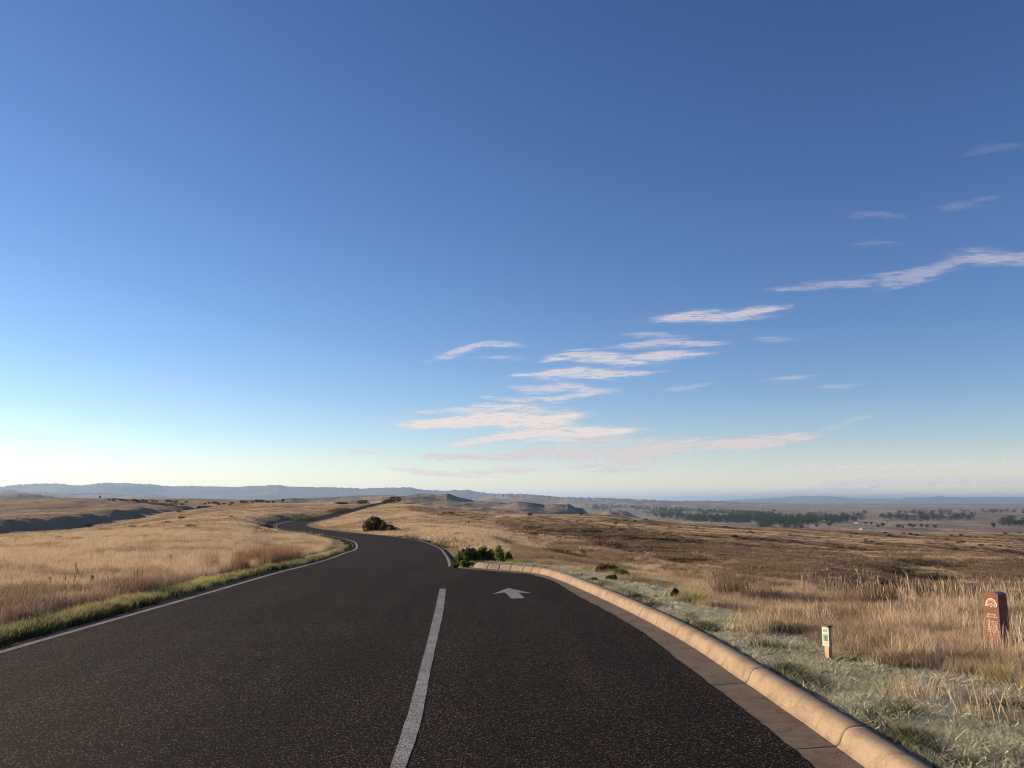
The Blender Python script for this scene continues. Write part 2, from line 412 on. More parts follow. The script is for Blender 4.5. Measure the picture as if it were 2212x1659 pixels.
GR_ = [  # right group
 (1100, c((6, 0, z_), (24, -.05, z_), (42, 1172, v_), (52, -1.0, z_), (78, 1148, v_), (92, -1.9, z_), (112, 1140, v_), (180, 1113, v_), (240, -5, z_), (300, -5.4, z_), (340, -5.4, z_), (380, -5.0, z_), (420, 1111.5, v_), (600, -16, z_), (1200, 1108, v_), (2500, -38, z_), (9000, -30, z_), (60000, 0, z_))),
 (1200, c((6, 0, z_), (20, -.05, z_), (34, 1187, v_), (43, -1.3, z_), (60, 1165, v_), (78, -2.7, z_), (100, 1149, v_), (165, 1121, v_), (220, -5.8, z_), (270, 1125, v_), (330, 1117, v_), (370, -5.4, z_), (410, 1112.8, v_), (600, -18, z_), (1250, 1109, v_), (2200, -48, z_), (9000, -30, z_), (60000, 0, z_))),
 (1300, c((6, 0, z_), (16, -.08, z_), (28, 1205, v_), (35, -1.3, z_), (48, 1186, v_), (64, -3.2, z_), (88, 1178, v_), (150, 1141, v_), (190, -6.6, z_), (240, 1136, v_), (300, 1126, v_), (345, -6.2, z_), (400, 1113, v_), (600, -22, z_), (1200, -38, z_), (1700, -50, z_), (9000, -32, z_), (60000, -20, z_))),
 (1400, c((6, 0, z_), (14, -.1, z_), (24, 1225, v_), (30, -1.3, z_), (41, 1205, v_), (55, -3.6, z_), (75, 1200, v_), (140, 1152, v_), (178, -7.8, z_), (230, 1146, v_), (290, 1136, v_), (330, -8.2, z_), (380, 1123.5, v_), (600, -26, z_), (1200, -44, z_), (1600, -50, z_), (9000, -33, z_), (60000, -20, z_))),
 (1500, c((6, .02, z_), (13, -.1, z_), (21, 1243, v_), (26, -1.3, z_), (35, 1225, v_), (48, -3.9, z_), (66, 1221, v_), (131, 1163, v_), (165, -8.4, z_), (220, 1154, v_), (285, 1142, v_), (325, -9.2, z_), (372, 1130, v_), (600, -30, z_), (1200, -47, z_), (1500, -50, z_), (9000, -34, z_), (60000, -20, z_))),
 (1600, c((6, .04, z_), (12, -.08, z_), (18.5, 1259, v_), (23, -1.4, z_), (31, 1242, v_), (44, -4.1, z_), (61, 1236, v_), (125, 1169, v_), (160, -8.8, z_), (212, 1159, v_), (282, 1149, v_), (325, -11, z_), (378, 1138, v_), (600, -32, z_), (1200, -49, z_), (1450, -50, z_), (9000, -35, z_), (60000, -20, z_))),
 (1750, c((6, .06, z_), (11, -.05, z_), (16.5, 1277, v_), (21.5, -1.6, z_), (28.5, 1263, v_), (42, -4.3, z_), (57, 1252, v_), (120, 1181, v_), (155, -9.3, z_), (212, 1168, v_), (282, 1156.5, v_), (330, -13, z_), (400, 1145.5, v_), (600, -34, z_), (1200, -50, z_), (1450, -50, z_), (9000, -36, z_), (60000, -20, z_))),
 (1950, c((6, .06, z_), (10, -.03, z_), (15, 1292, v_), (21, -1.7, z_), (30, -2.9, z_), (45, -4.8, z_), (60, 1271, v_), (119, 1194, v_), (152, -9.8, z_), (218, 1179, v_), (290, 1169, v_), (345, -15.5, z_), (430, 1152.5, v_), (600, -35, z_), (1200, -50, z_), (1450, -50, z_), (9000, -38, z_), (60000, -20, z_))),
 (2212, c((6, .06, z_), (9, 0, z_), (14, 1307, v_), (20, -1.9, z_), (30, -3.4, z_), (42, -5.1, z_), (57, 1287, v_), (112, 1210, v_), (145, -10.3, z_), (212, 1193, v_), (290, 1180, v_), (350, -18.5, z_), (450, 1157, v_), (600, -36, z_), (1200, -50, z_), (1450, -50, z_), (9000, -38, z_), (60000, -20, z_))),
 (2700, c((6, .06, z_), (9, 0, z_), (13.5, -.3, z_), (19, -2.2, z_), (29, -3.8, z_), (40, -5.6, z_), (54, -5.6, z_), (108, -6.5, z_), (140, -11.5, z_), (208, -13, z_), (285, -15, z_), (345, -20, z_), (450, -20, z_), (600, -36, z_), (1200, -50, z_), (1450, -50, z_), (9000, -38, z_), (60000, -20, z_))),
]
def regrade(GRP):
    out = []
    for u, A in GRP:
        B = []
        for i, (Y, z) in enumerate(A):
            if i == 2: z -= 15 * .000545 * Y
            if i == 4: z -= 7 * .000545 * Y
            k = 1.05 if i == 6 else (.74 if 7 <= i <= 12 else 1.0)
            B.append((Y * k, EYE + (z - EYE) * k))
        out.append((u, B))
    return out
GR_ = regrade(GR_)
def densify(GRP, step=25):
    out = []
    for (ua, A), (ub, B) in zip(GRP[:-1], GRP[1:]):
        n = max(1, round(abs(ub - ua) / step))
        for k in range(n):
            f = k / n
            out.append((ua + (ub - ua) * f, [(math.exp(math.log(a[0]) * (1 - f) + math.log(b[0]) * f), a[1] * (1 - f) + b[1] * f) for a, b in zip(A, B)]))
    out.append(GRP[-1]); return out
COLS = [
 (500, c((6, 0, z_), (24, 0, z_), (60, 1145, v_), (100, 1126, v_), (200, 1107, v_), (350, 1097, v_), (500, 1093, v_), (700, 1084, v_), (900, 1078.5, v_), (1200, -8, z_), (3000, -8, z_), (9000, 0, z_), (60000, 0, z_))),
 (600, c((6, 0, z_), (24, -.02, z_), (40, -.4, z_), (60, -.85, z_), (100, 1139, v_), (130, 1130, v_), (180, 1110, v_), (240, 1094, v_), (320, 1086, v_), (420, -3, z_), (700, 1085, v_), (900, 1081, v_), (1200, -8, z_), (3000, -10, z_), (9000, 0, z_), (60000, 0, z_))),
 (700, c((6, 0, z_), (24, -.08, z_), (32, -.35, z_), (45, -.6, z_), (70, -1.1, z_), (110, -1.8, z_), (160, -2.1, z_), (210, 1108, v_), (260, 1095, v_), (320, 1087, v_), (420, -3, z_), (900, -12, z_), (1500, -8, z_), (3000, -12, z_), (9000, -5, z_), (60000, 0, z_))),
 (800, c((6, 0, z_), (22, 0, z_), (32, -.35, z_), (45, -.6, z_), (62, -.9, z_), (90, -1.05, z_), (150, -1.3, z_), (210, 1101, v_), (290, 1087.3, v_), (400, -4, z_), (900, -16, z_), (1500, -16, z_), (3000, -18, z_), (9000, -5, z_), (60000, 0, z_))),
 (855, c((6, 0, z_), (22, 0, z_), (32, -.33, z_), (60, -.8, z_), (90, -.95, z_), (150, -1.0, z_), (230, 1092, v_), (285, 1084.5, v_), (400, -6, z_), (900, -20, z_), (1500, -16, z_), (3000, -20, z_), (9000, -8, z_), (60000, 0, z_))),
 (900, c((6, 0, z_), (22, 0, z_), (32, -.28, z_), (60, -.65, z_), (90, 1130, v_), (150, 1110, v_), (225, 1091.5, v_), (270, -1.2, z_), (400, -9, z_), (900, -22, z_), (1500, -16, z_), (3000, -22, z_), (9000, -10, z_), (60000, 0, z_))),
 (960, c((6, 0, z_), (22, 0, z_), (32, -.18, z_), (48, 1161, v_), (70, 1142, v_), (110, 1124, v_), (200, 1102.5, v_), (270, -6, z_), (500, -16, z_), (900, -22, z_), (1300, 1108, v_), (3000, -24, z_), (9000, -15, z_), (60000, 0, z_))),
 (1040, c((6, 0, z_), (24, 0, z_), (40, 1173, v_), (70, 1149, v_), (110, 1131, v_), (200, 1109, v_), (280, -8, z_), (600, -18, z_), (1200, 1108, v_), (3000, -30, z_), (9000, -20, z_), (60000, 0, z_))),
]
COLS = densify(GL) + COLS + densify(GR_)
def pchip(xs, ys, x):
    xs = np.asarray(xs, float); ys = np.asarray(ys, float)
    h = np.diff(xs); d = np.diff(ys) / h
    m = np.zeros(len(xs)); m[0] = d[0]; m[-1] = d[-1]
    for i in range(1, len(xs) - 1):
        if d[i-1] * d[i] > 0:
            w1 = 2 * h[i] + h[i-1]; w2 = h[i] + 2 * h[i-1]
            m[i] = (w1 + w2) / (w1 / d[i-1] + w2 / d[i])
    k = np.clip(np.searchsorted(xs, x) - 1, 0, len(h) - 1)
    t = np.clip((x - xs[k]) / h[k], 0, 1)
    return ((1 + 2*t) * (1-t)**2 * ys[k] + t * (1-t)**2 * h[k] * m[k] + t*t*(3-2*t) * ys[k+1] + t*t*(t-1) * h[k] * m[k+1])
LN0, LN1, NL, NT = math.log(6), math.log(60000), 900, 700
TT = np.array([tu(u) for u, _ in COLS]); T0, T1 = TT[0], TT[-1]
lnY = np.linspace(LN0, LN1, NL); tg = np.linspace(T0, T1, NT)
colz = np.array([pchip([math.log(a) for a, _ in cc], [b for _, b in cc], lnY) for _, cc in COLS])   # ncol x NL
TAB = np.array([pchip(TT, colz[:, k], tg) for k in range(NL)])     # NL x NT
for _ in range(5):      # soften across bearings
    TAB[:, 1:-1] = TAB[:, 1:-1] * .5 + (TAB[:, :-2] + TAB[:, 2:]) * .25
def base_h(x, y):
    yy = np.clip(y, 6.001, 59999)
    li = (np.log(yy) - LN0) / (LN1 - LN0) * (NL - 1); ti = (np.clip(x / yy, T0 + 1e-6, T1 - 1e-6) - T0) / (T1 - T0) * (NT - 1)
    i = np.clip(li.astype(int), 0, NL - 2); j = np.clip(ti.astype(int), 0, NT - 2); a = li - i; b = ti - j
    z = (TAB[i, j] * (1 - b) + TAB[i, j+1] * b) * (1 - a) + (TAB[i+1, j] * (1 - b) + TAB[i+1, j+1] * b) * a
    nz = -np.clip(-x - 6, 0, 200) * .012 - np.clip(x - 4.0, 0, 30) * .02 - np.clip(-y, 0, 100) * .01
    w = smooth(7, 11, y)
    return nz * (1 - w) + z * w
# hill layers: skyline (bearing, row) at a distance
LAYERS = [
 # Y0, front, back, warp, skyline
 (1480, 270, 340, 22, [(700, 1086), (730, 1080), (760, 1077), (800, 1075), (846, 1073), (862, 1072), (876, 1071.6), (888, 1069), (900, 1067), (912, 1066.6), (926, 1067), (938, 1068.6), (948, 1068), (957, 1066.8), (965, 1066), (973, 1068), (985, 1072.5), (997, 1075.6), (1021, 1080.5), (1058, 1083), (1084, 1085), (1105, 1089), (1130, 1100), (1150, 1108)]),
 (1330, 210, 200, 18, [(1040, 1108), (1070, 1092), (1100, 1086.5), (1121, 1083), (1143, 1084.8), (1176, 1089.7), (1194, 1087.6), (1220, 1088.8), (1227, 1088.2), (1234, 1090.3), (1243, 1096), (1257, 1096.2), (1266, 1104), (1280, 1112)]),
 (1150, 90, 130, 50, [(990, 1108), (1010, 1099), (1040, 1095), (1060, 1097), (1095, 1101), (1120, 1104.5), (1160, 1109)]),
 (1230, 60, 130, 30, [(885, 1106), (920, 1100), (950, 1095), (980, 1098), (1030, 1107)]),
 (1900, 260, 300, 180, [(520, 1086), (560, 1081), (597, 1078.6), (633, 1075.5), (666, 1077), (700, 1074.8), (735, 1073), (762, 1071), (800, 1070), (845, 1069.5), (870, 1073), (900, 1085)]),
 (1750, 200, 260, 120, [(340, 1084), (368, 1080), (399, 1079), (451, 1078), (462, 1081), (500, 1086)]),
 (2200, 300, 400, 200, [(-260, 1074), (-100, 1069), (0, 1067.6), (41, 1065.7), (74, 1067), (110, 1072), (140, 1078), (160, 1086)]),
 (2300, 120, 200, 60, [(1295, 1106), (1318, 1102.5), (1336, 1101), (1352, 1103), (1370, 1109)]),
 (7200, 1300, 1500, 700, [(-400, 1058), (-100, 1056), (0, 1057), (22, 1058.5), (55, 1062), (101, 1063.5), (125, 1066), (184, 1064.8), (221, 1063.8), (258, 1066), (331, 1068.5), (359, 1072), (420, 1075), (500, 1079), (560, 1084)]),
 (7600, 1300, 2000, 800, [(960, 1088), (1020, 1079), (1060, 1070), (1100, 1067.5), (1139, 1069.3), (1180, 1071), (1208, 1074), (1250, 1074.5), (1305, 1076), (1346, 1077), (1387, 1079), (1442, 1081.4), (1498, 1082), (1539, 1081.5), (1608, 1085), (1694, 1088), (1770, 1091), (1850, 1094)]),
 (5600, 350, 500, 300, [(1250, 1093), (1330, 1090), (1400, 1089), (1460, 1091), (1550, 1093), (1602, 1092), (1640, 1091.5), (1700, 1095), (1745, 1094), (1765, 1098), (1800, 1104)]),
 (7600, 500, 900, 400, [(1800, 1101), (1880, 1098), (1935, 1096), (1990, 1097), (2020, 1094.5), (2070, 1097), (2100, 1093.5), (2212, 1092.5), (2500, 1093)]),
 (13500, 2700, 3200, 1000, [(-600, 1046), (-300, 1050), (-100, 1046), (0, 1052.5), (22, 1048.3), (69, 1045.6), (91, 1045), (127, 1045), (165, 1049.7), (218, 1044.2), (248, 1043.6), (292, 1045.8), (325, 1046.4), (347, 1049.7), (386, 1051), (414, 1050.2), (441, 1051), (505, 1052), (551, 1050.2), (602, 1048.3), (625, 1052), (680, 1052.5), (735, 1053.8), (779, 1055.8), (818, 1053.8), (845, 1053.8), (877, 1053.2), (886, 1053.5), (914, 1058), (955, 1060.7), (1010, 1058.5), (1036, 1063.5), (1066, 1066.8), (1121, 1067), (1170, 1070), (1230, 1078), (1300, 1085)]),
 (21000, 4000, 4000, 1600, [(1380, 1090), (1460, 1086), (1552, 1081.4), (1608, 1078.5), (1671, 1076), (1726, 1072.2), (1773, 1071.2), (1822, 1074.5), (1878, 1077.3), (1933, 1077), (1974, 1074.7), (2029, 1072.8), (2071, 1074.5), (2153, 1073.7), (2212, 1074), (2500, 1072), (2800, 1075)]),
]
LWARP = {1480: [(700, 0), (745, -60), (790, 50), (846, -75), (905, 75), (940, 10), (965, -70), (1021, -10), (1084, 60), (1150, 20)],
         1330: [(1040, 60), (1075, 40), (1143, -60), (1180, 45), (1200, 20), (1226, -40), (1270, 70)]}
LT = []
for Y0, fr, bk, wp, sky_ in LAYERS:
    LT.append((Y0, fr, bk, wp, np.array([tu(a) for a, _ in sky_]), np.array([b for _, b in sky_])))
K_V = 1.0 / (873.0 / S) * 1.018
def v2z(v, Y): return EYE - Y * (v - 1083.0) * K_V
def height(x, y, detail=True, road=True):
    x = np.asarray(x, float); y = np.asarray(y, float)
    z = base_h(x, y)
    r = np.hypot(x, y)
    yy = np.maximum(y, 1.0); t = x / yy
    if detail:
        w_front = smooth(2, 10, y)
        for L, a, sd in ((3.2, .05, 1), (9, .09, 2), (24, .24, 3), (70, .70, 4), (200, 2.0, 5), (600, 3.8, 6), (1800, 7.0, 7)):
            fade = smooth(L * 1.4, L * 4.0, r) * w_front * (1 - .6 * smooth(-.1, .05, t) * (1 - smooth(500, 700, y)) * (L > 20))
            z = z + fbm(x / L, y / L, 3, sd * 91) * a * fade
        # gullies and benches on the right-hand slopes, running down to the right
        rs = smooth(.0, .12, t) * smooth(38, 70, y) * (1 - smooth(480, 640, y))
        q = fbm((x * .35 + y * .95) / 16.0, (x * .95 - y * .35) / 52.0, 3, 777)
        q2 = fbm((x * .35 + y * .95) / 6.5, (x * .95 - y * .35) / 24.0, 3, 778)
        z = z - (np.abs(q) * 1.7 + np.abs(q2) * .6) * rs * smooth(30, 110, y) + .5 * rs
        rl = smooth(-.2, -.35, t) * smooth(150, 280, y) * (1 - smooth(650, 760, y))
        q = fbm((x + y * .4) / 60.0, (y - x * .4) / 26.0, 3, 333)
        z = z - np.abs(q) * 4.0 * rl + .8 * rl
    for Y0, fr, bk, wp, ts, vs in LT:
        sel = (y > Y0 - fr * 1.6 - wp) & (y < Y0 + bk * 1.6 + wp) & (t > ts[0] - .05) & (t < ts[-1] + .05)
        if not sel.any(): continue
        xs_, ys_ = x[sel], y[sel]; tt = t[sel]
        vt = np.interp(tt, ts, vs)
        jit = fbm(tt * 420.0, tt * 90.0, 4, int(Y0)) * 1.9 * min(1.0, Y0 / 6000.0)
        warp = fbm(xs_ / (wp * 2.2), ys_ / (wp * 6.0), 3, int(Y0)) * wp * .9
        if Y0 in LWARP:
            tf = np.linspace(ts[0] - .02, ts[-1] + .02, 260); wf = np.interp(tf, [tu(a) for a, _ in LWARP[Y0]], [b for _, b in LWARP[Y0]])
            for _ in range(60): wf[1:-1] = wf[1:-1] * .5 + (wf[:-2] + wf[2:]) * .25
            warp = warp + fbm(xs_ / 60.0, ys_ / 150.0, 4, int(Y0) + 3) * 16 - np.interp(tt, tf, wf) * .20
        dy = ys_ - Y0 + warp + fbm(xs_ / (fr * .45), ys_ / (fr * 1.5), 3, int(Y0) + 9) * fr * (.22 if Y0 < 5000 else .12)
        f = np.where(dy < 0, 1 - smooth(0, fr, -dy), 1 - smooth(0, bk, dy))
        if Y0 in LWARP: f = np.where(dy < 0, .35 * f + .65 * np.clip(1 + dy / fr, 0, 1), f)
        rid = np.abs(fbm(xs_ / (fr * .55), ys_ / (fr * 1.6), 4, int(Y0) + 5)) * (.45 if Y0 in LWARP else 1.0 if Y0 < 5000 else .4)
        top = v2z(vt + jit * smooth(.7, 1.0, f), Y0)
        f = f * (1 - .55 * rid * (1 - f) * 2.2)
        edge = smooth(ts[0] - .02, ts[0] + .01, tt) * (1 - smooth(ts[-1] - .01, ts[-1] + .02, tt))
        zb = z[sel]
        # keep the skyline true along each line of sight
        topY = EYE + (top - EYE) * ys_ / Y0
        nz = zb + np.maximum(topY - zb, 0) * np.clip(f, 0, 1) * edge
        z[sel] = nz
    if road:
        sel = (y > -40) & (y < 420) & (np.abs(x) < 90)
        if sel.any():
            xs_, ys_ = x[sel], y[sel]; zb = z[sel]
            sd, zr = road_near(xs_, ys_)
            w = 1 - smooth(.3, 5.0 , sd) if True else 0
            zo = zb * (1 - w) + (zr - .035) * w
            zo = np.where(sd < .12, zr - .07, zo)
            nb = (ys_ < 24) & (xs_ > -7.5) & (xs_ < 8)
            if nb.any():
                xn, yn = xs_[nb], ys_[nb]
                ins = inpoly(xn, yn, NEARPOLY); d = distpoly(xn, yn, NEARPOLY)
                zz = zo[nb]
                right = (xn > -2.2)
                wk = (1 - smooth(.5, 2.2, d)) * smooth(.12, .5, sd[nb])
                zz = np.where(right & ~ins, zz * (1 - wk) + .068 * wk, zz)
                zz = np.where(ins, -.07, zz)
                zo[nb] = zz
            z[sel] = zo
    return z
def hgt(x, y): return float(height(np.array([x]), np.array([y]))[0])

# polar grid of ground all round; fine ahead, coarse behind
az = np.concatenate([np.linspace(-180, -48, 45, endpoint=False), np.linspace(-48, -35, 60, endpoint=False), np.linspace(-35, 35, 1150, endpoint=False), np.linspace(35, 48, 60, endpoint=False), np.linspace(48, 180, 46)])
rr = np.concatenate([[0.3, 1.0, 2.0], np.exp(np.linspace(math.log(3.0), math.log(1000), 520, endpoint=False)), np.exp(np.linspace(math.log(1000), math.log(2600), 110, endpoint=False)), np.exp(np.linspace(math.log(2600), math.log(70000), 210))])
A_, R_ = np.meshgrid(np.radians(az), rr)
GX = R_ * np.sin(A_); GY = R_ * np.cos(A_)
GZ = height(GX.ravel(), GY.ravel()).reshape(GX.shape)
GZ = GZ - np.where(GY < 60, (R_ > 3000) * 30.0, 0)
na = len(az)
def ring(name, i0, i1, m, label):
    V = np.stack([GX[i0:i1+1].ravel(), GY[i0:i1+1].ravel(), GZ[i0:i1+1].ravel()], 1)
    n = i1 - i0
    ii, jj = np.meshgrid(np.arange(n), np.arange(na - 1), indexing='ij')
    a = ii * na + jj
    Q = np.stack([a, a + 1, a + na + 1, a + na], -1).reshape(-1, 4)[:, ::-1]
    o = link_np(name, V, Q, m)
    tag(o, label, kind='structure')
    return o
i1 = int(np.searchsorted(rr, 800)); i2 = int(np.searchsorted(rr, 10500))
ring('ground', 0, i1, M['ground'], 'rolling dry tan prairie on both sides of the road')
ring('valley_hills', i1, i2, M['far'], 'low buttes and the wide river valley beyond the near slopes')
ring('mountains', i2, len(rr) - 1, M['mtn'], 'long hazy blue mountain range along the horizon')

# ------------------------------------------------------------------ road, bay, lines, kerb
def strip(name, L, Rr, zoff, m, kind_label, cross=1):
    L = np.asarray(L); Rr = np.asarray(Rr); n = len(L); k = cross + 1
    V = []
    for i in range(n):
        for j in range(k):
            p = L[i] + (Rr[i] - L[i]) * j / cross
            V.append((p[0], p[1], p[2] + zoff))
    Q = [(i*k+j, i*k+j+1, (i+1)*k+j+1, (i+1)*k+j) for i in range(n-1) for j in range(cross)]
    o = link_np(name, V, Q, m)
    if kind_label: tag(o, kind_label, kind='structure')
    return o
def road_side(d, i0=0, i1=None):
    """d: distance from centre line relative to half width: -1 left edge, +1 right edge; metres added if tuple"""
    P = ROAD[i0:i1]
    T = np.gradient(ROAD[:, :2], axis=0)[i0:i1]; T /= np.linalg.norm(T, axis=1)[:, None]
    N = np.stack([T[:, 1], -T[:, 0]], 1)
    off = d[0] * P[:, 3] + d[1]
    return np.column_stack([P[:, :2] + N * off[:, None], P[:, 2]])
def wob(P, amp, sc, seed):
    n = fbm(P[:, 0] / sc, P[:, 1] / sc, 3, seed) * amp
    T = np.gradient(P[:, :2], axis=0); T /= np.linalg.norm(T, axis=1)[:, None] + 1e-9
    Q = P.copy(); Q[:, 0] += T[:, 1] * n; Q[:, 1] -= T[:, 0] * n
    return Q
strip('road', wob(road_side((-1, -.02)), .03, .8, 3), road_side((1, .05)), 0.0, M['asphalt'], 'dark winding asphalt road running over the ridge', 4)
fr_pts = []
for u, v, Y in [(150, 1075.5, 760), (187, 1074.6, 752), (215, 1076, 735), (250, 1080, 700), (290, 1086, 655), (330, 1091.5, 610), (370, 1096, 565), (413, 1099.5, 525), (450, 1103, 480)]:
    x, y, z = at(u, v, Y); fr_pts.append((x, y))
FR = catmull(np.array(fr_pts), 12); Tt = np.gradient(FR, axis=0); Tt /= np.linalg.norm(Tt, axis=1)[:, None]; Nn = np.stack([Tt[:, 1], -Tt[:, 0]], 1)
fa, fb = FR - Nn * 3.2, FR + Nn * 3.2
fz = np.maximum(height(fa[:, 0], fa[:, 1]), height(fb[:, 0], fb[:, 1])) + .5
strip('road', np.column_stack([fa, fz]), np.column_stack([fb, fz]), 0.0, M['asphalt'], 'thin dark stretch of the road crossing the far left ridge')
# bay sheet
bv = wob(np.column_stack([np.vstack([GB, [(-1.45, 20.9)], [(-1.6, 21.9)]]), np.zeros(len(GB) + 2)]), .018, .12, 9)
re_ = road_side((1, .05))
LbA = np.column_stack([np.interp(bv[:, 1], re_[:, 1], re_[:, 0]), bv[:, 1], np.interp(bv[:, 1], re_[:, 1], re_[:, 2])])
LbA[:, 0] = np.minimum(LbA[:, 0], bv[:, 0] - .001)
strip('parking_bay', LbA, bv, 0.0, M['asphalt'], 'asphalt pull-in bay right of the lane with a turn arrow', 6)

def ribbon_from_uv(name, pts_l, pts_r, zoff, label):
    L = np.array([onz(*p) for p in pts_l]); Rr = np.array([onz(*p) for p in pts_r])
    L = catmull(L, 10); Rr = catmull(Rr, 10)
    L = wob(L, .006, .25, 21); Rr = wob(Rr, .006, .25, 22)
    return strip(name, L, Rr, zoff, M['paint'], label, 2)
# divider between lane and bay (zoomed outline)
dv_l = [(800, 1800), (842, 1659), (876, 1560), (906, 1450), (926, 1375), (938, 1325), (945, 1295), (950, 1272)]
dv_r = [(834, 1800), (877, 1659), (909, 1560), (930, 1450), (946, 1375), (957, 1325), (961, 1295), (963.3, 1272)]
ribbon_from_uv('lane_line', dv_l, dv_r, .003, 'white painted line between the lane and the pull-in bay')
# edge line on the left: follows the left edge
le = road_side((-1, .13)); le2 = road_side((-1, .23))
strip('edge_line', wob(le, .006, .4, 5), wob(le2, .006, .4, 6), .003, M['paint'], 'thin white edge line on the left of the lane', 1)
# right edge line: from the bay mouth on
i0 = int(np.argmax(ROAD[:, 1] > 21.6))
re = road_side((1, -.11), i0); re2 = road_side((1, -.03), i0)
strip('edge_line', wob(re, .006, .4, 7), wob(re2, .006, .4, 8), .003, M['paint'], 'white edge line curving round the right of the bend', 1)
# arrow
ar = [(1064, 1283), (1098, 1270), (1150, 1281.5), (1120, 1280), (1133.5, 1292.2), (1104, 1292.8), (1091, 1279.5)]
V = [onz(u, v, .003) for u, v in ar]
o = link('arrow_marking', V, [(0, 6, 1), (1, 6, 3), (1, 3, 2), (6, 5, 4), (6, 4, 3)], M['paint'])
tag(o, 'white painted arrow on the pull-in bay', kind='structure')

# kerb: rolled profile swept along KB, with tooled joints
prof = [(-.005, -.05), (0.0, .012), (.025, .020), (.05, .045), (.072, .085), (.098, .122), (.135, .144), (.19, .154), (.27, .151), (.34, .134), (.375, .10), (.385, -.06)]
def resample(P, ds):
    d = np.r_[0, np.cumsum(np.linalg.norm(np.diff(P, axis=0), axis=1))]
    s = np.arange(0, d[-1], ds); s = np.r_[s, d[-1]]
    return np.column_stack([np.interp(s, d, P[:, k]) for k in range(P.shape[1])]), s
KR, ks = resample(KB, .04)
T = np.gradient(KR, axis=0); T /= np.linalg.norm(T, axis=1)[:, None]
for _ in range(8): T[1:-1] = T[1:-1] * .5 + (T[:-2] + T[2:]) * .25
N = np.stack([T[:, 1], -T[:, 0]], 1)
total = ks[-1]
# joint positions by where they are seen
jt_uv = [(1828, 1618), (1605, 1478), (1462, 1376), (1381, 1333), (1178, 1246), (1160, 1241), (1140, 1238.5), (1120, 1236.5), (1097, 1234), (1076, 1232), (1054, 1230), (1027, 1227)]
joints = []
for u, v in jt_uv:
    p = np.array(onz(u, v)[:2]); joints.append(ks[np.argmin(np.linalg.norm(KR - p, axis=1))])
joints += [joints[0] - 2.6, joints[0] - 5.2, joints[0] - 7.8, joints[0] - 10.4]
V = []; attr = []
npf = len(prof)
st = []
for s in ks: st.append((s, 0))
st += [(j - .006, 0) for j in joints] + [(j - .0055, 1) for j in joints] + [(j + .0055, 1) for j in joints] + [(j + .006, 0) for j in joints]
st = sorted([a for a in st if 0 <= a[0] <= total and not (a[1] == 0 and any(abs(a[0] - j) < .0059 for j in joints))])
ends = []
for s, g_ in st:
    x = np.interp(s, ks, KR[:, 0]); y = np.interp(s, ks, KR[:, 1]); nx = np.interp(s, ks, N[:, 0]); ny = np.interp(s, ks, N[:, 1])
    rem = total - s
    k = math.sqrt(max(0.02, 1 - (1 - min(rem / .22, 1)) ** 2))       # rounded nose at the far end
    for (a, b) in prof:
        a2 = .135 + (a * .70 - .135) * (.35 + .65 * k); b = b * .90
        b2 = b * k if b > 0 else b
        if g_:
            b2 = b2 - .016; a2 = a2 + (.012 if a < .19 else -.012)
        wv = .004 * float(mnoise.noise(Vector((x * 1.5, y * 1.5, a * 8))))
        V.append((x + nx * (a2 + wv), y + ny * (a2 + wv), b2))
Q = []; mi = []
for i in range(len(st) - 1):
    for j in range(npf - 1):
        Q.append((i*npf+j, (i+1)*npf+j, (i+1)*npf+j+1, i*npf+j+1)); mi.append(1 if st[i][1] and st[i+1][1] else 0)
nb_ = (len(st) - 1) * npf
kerb = link_np('kerb', V, Q, [M['kerb'], M['joint']], True, midx=mi)
capv = [tuple(V[nb_ + j]) for j in range(npf)]
kerb_end = None
tag(kerb, 'rounded tan concrete kerb curving round the end of the bay', kind='structure')
# gutter pan: between asphalt limit and kerb, in slabs with joints
GR, gs = resample(GB, .08)
gl = []; gr = []
for s in ks[::3]:
    x = np.interp(s, ks, KR[:, 0]); y = np.interp(s, ks, KR[:, 1])
    d = np.hypot(GR[:, 0] - x, GR[:, 1] - y); k = int(np.argmin(d))
    gr.append((x + .01, y, .010)); gl.append((GR[k, 0] - .03 * 1, GR[k, 1], -.010))
gl.append((GB[-1][0], GB[-1][1], -.010)); gr.append((GB[-1][0] + .02, GB[-1][1] + .05, .006))
gl = np.array(gl); gr = np.array(gr)
for _ in range(6): gl[1:-1] = gl[1:-1] * .5 + (gl[:-2] + gl[2:]) * .25
gt = strip('gutter', gl, gr, 0.0035, M['gutter'], 'flat brown concrete gutter pan between asphalt and kerb', 3)
# gutter joints
Vj = []; Qj = []
for j in joints[:4] + joints[12:]:
    x = np.interp(j, ks, KR[:, 0]); y = np.interp(j, ks, KR[:, 1]); d = np.hypot(GR[:, 0] - x, GR[:, 1] - y); k = int(np.argmin(d))
    a = np.array((x, y)); b = GR[k]; tt_ = np.array((0, 1.0)) * .006; b0 = len(Vj)
    for p, zz in ((a - tt_, .0165), (a + tt_, .0165), (b + tt_, -.0035), (b - tt_, -.0035)): Vj.append((p[0], p[1], zz))
    Qj.append((b0, b0 + 1, b0 + 2, b0 + 3))
gj = link_np('gutter_joint', Vj, Qj, M['joint'], False, parent=gt)

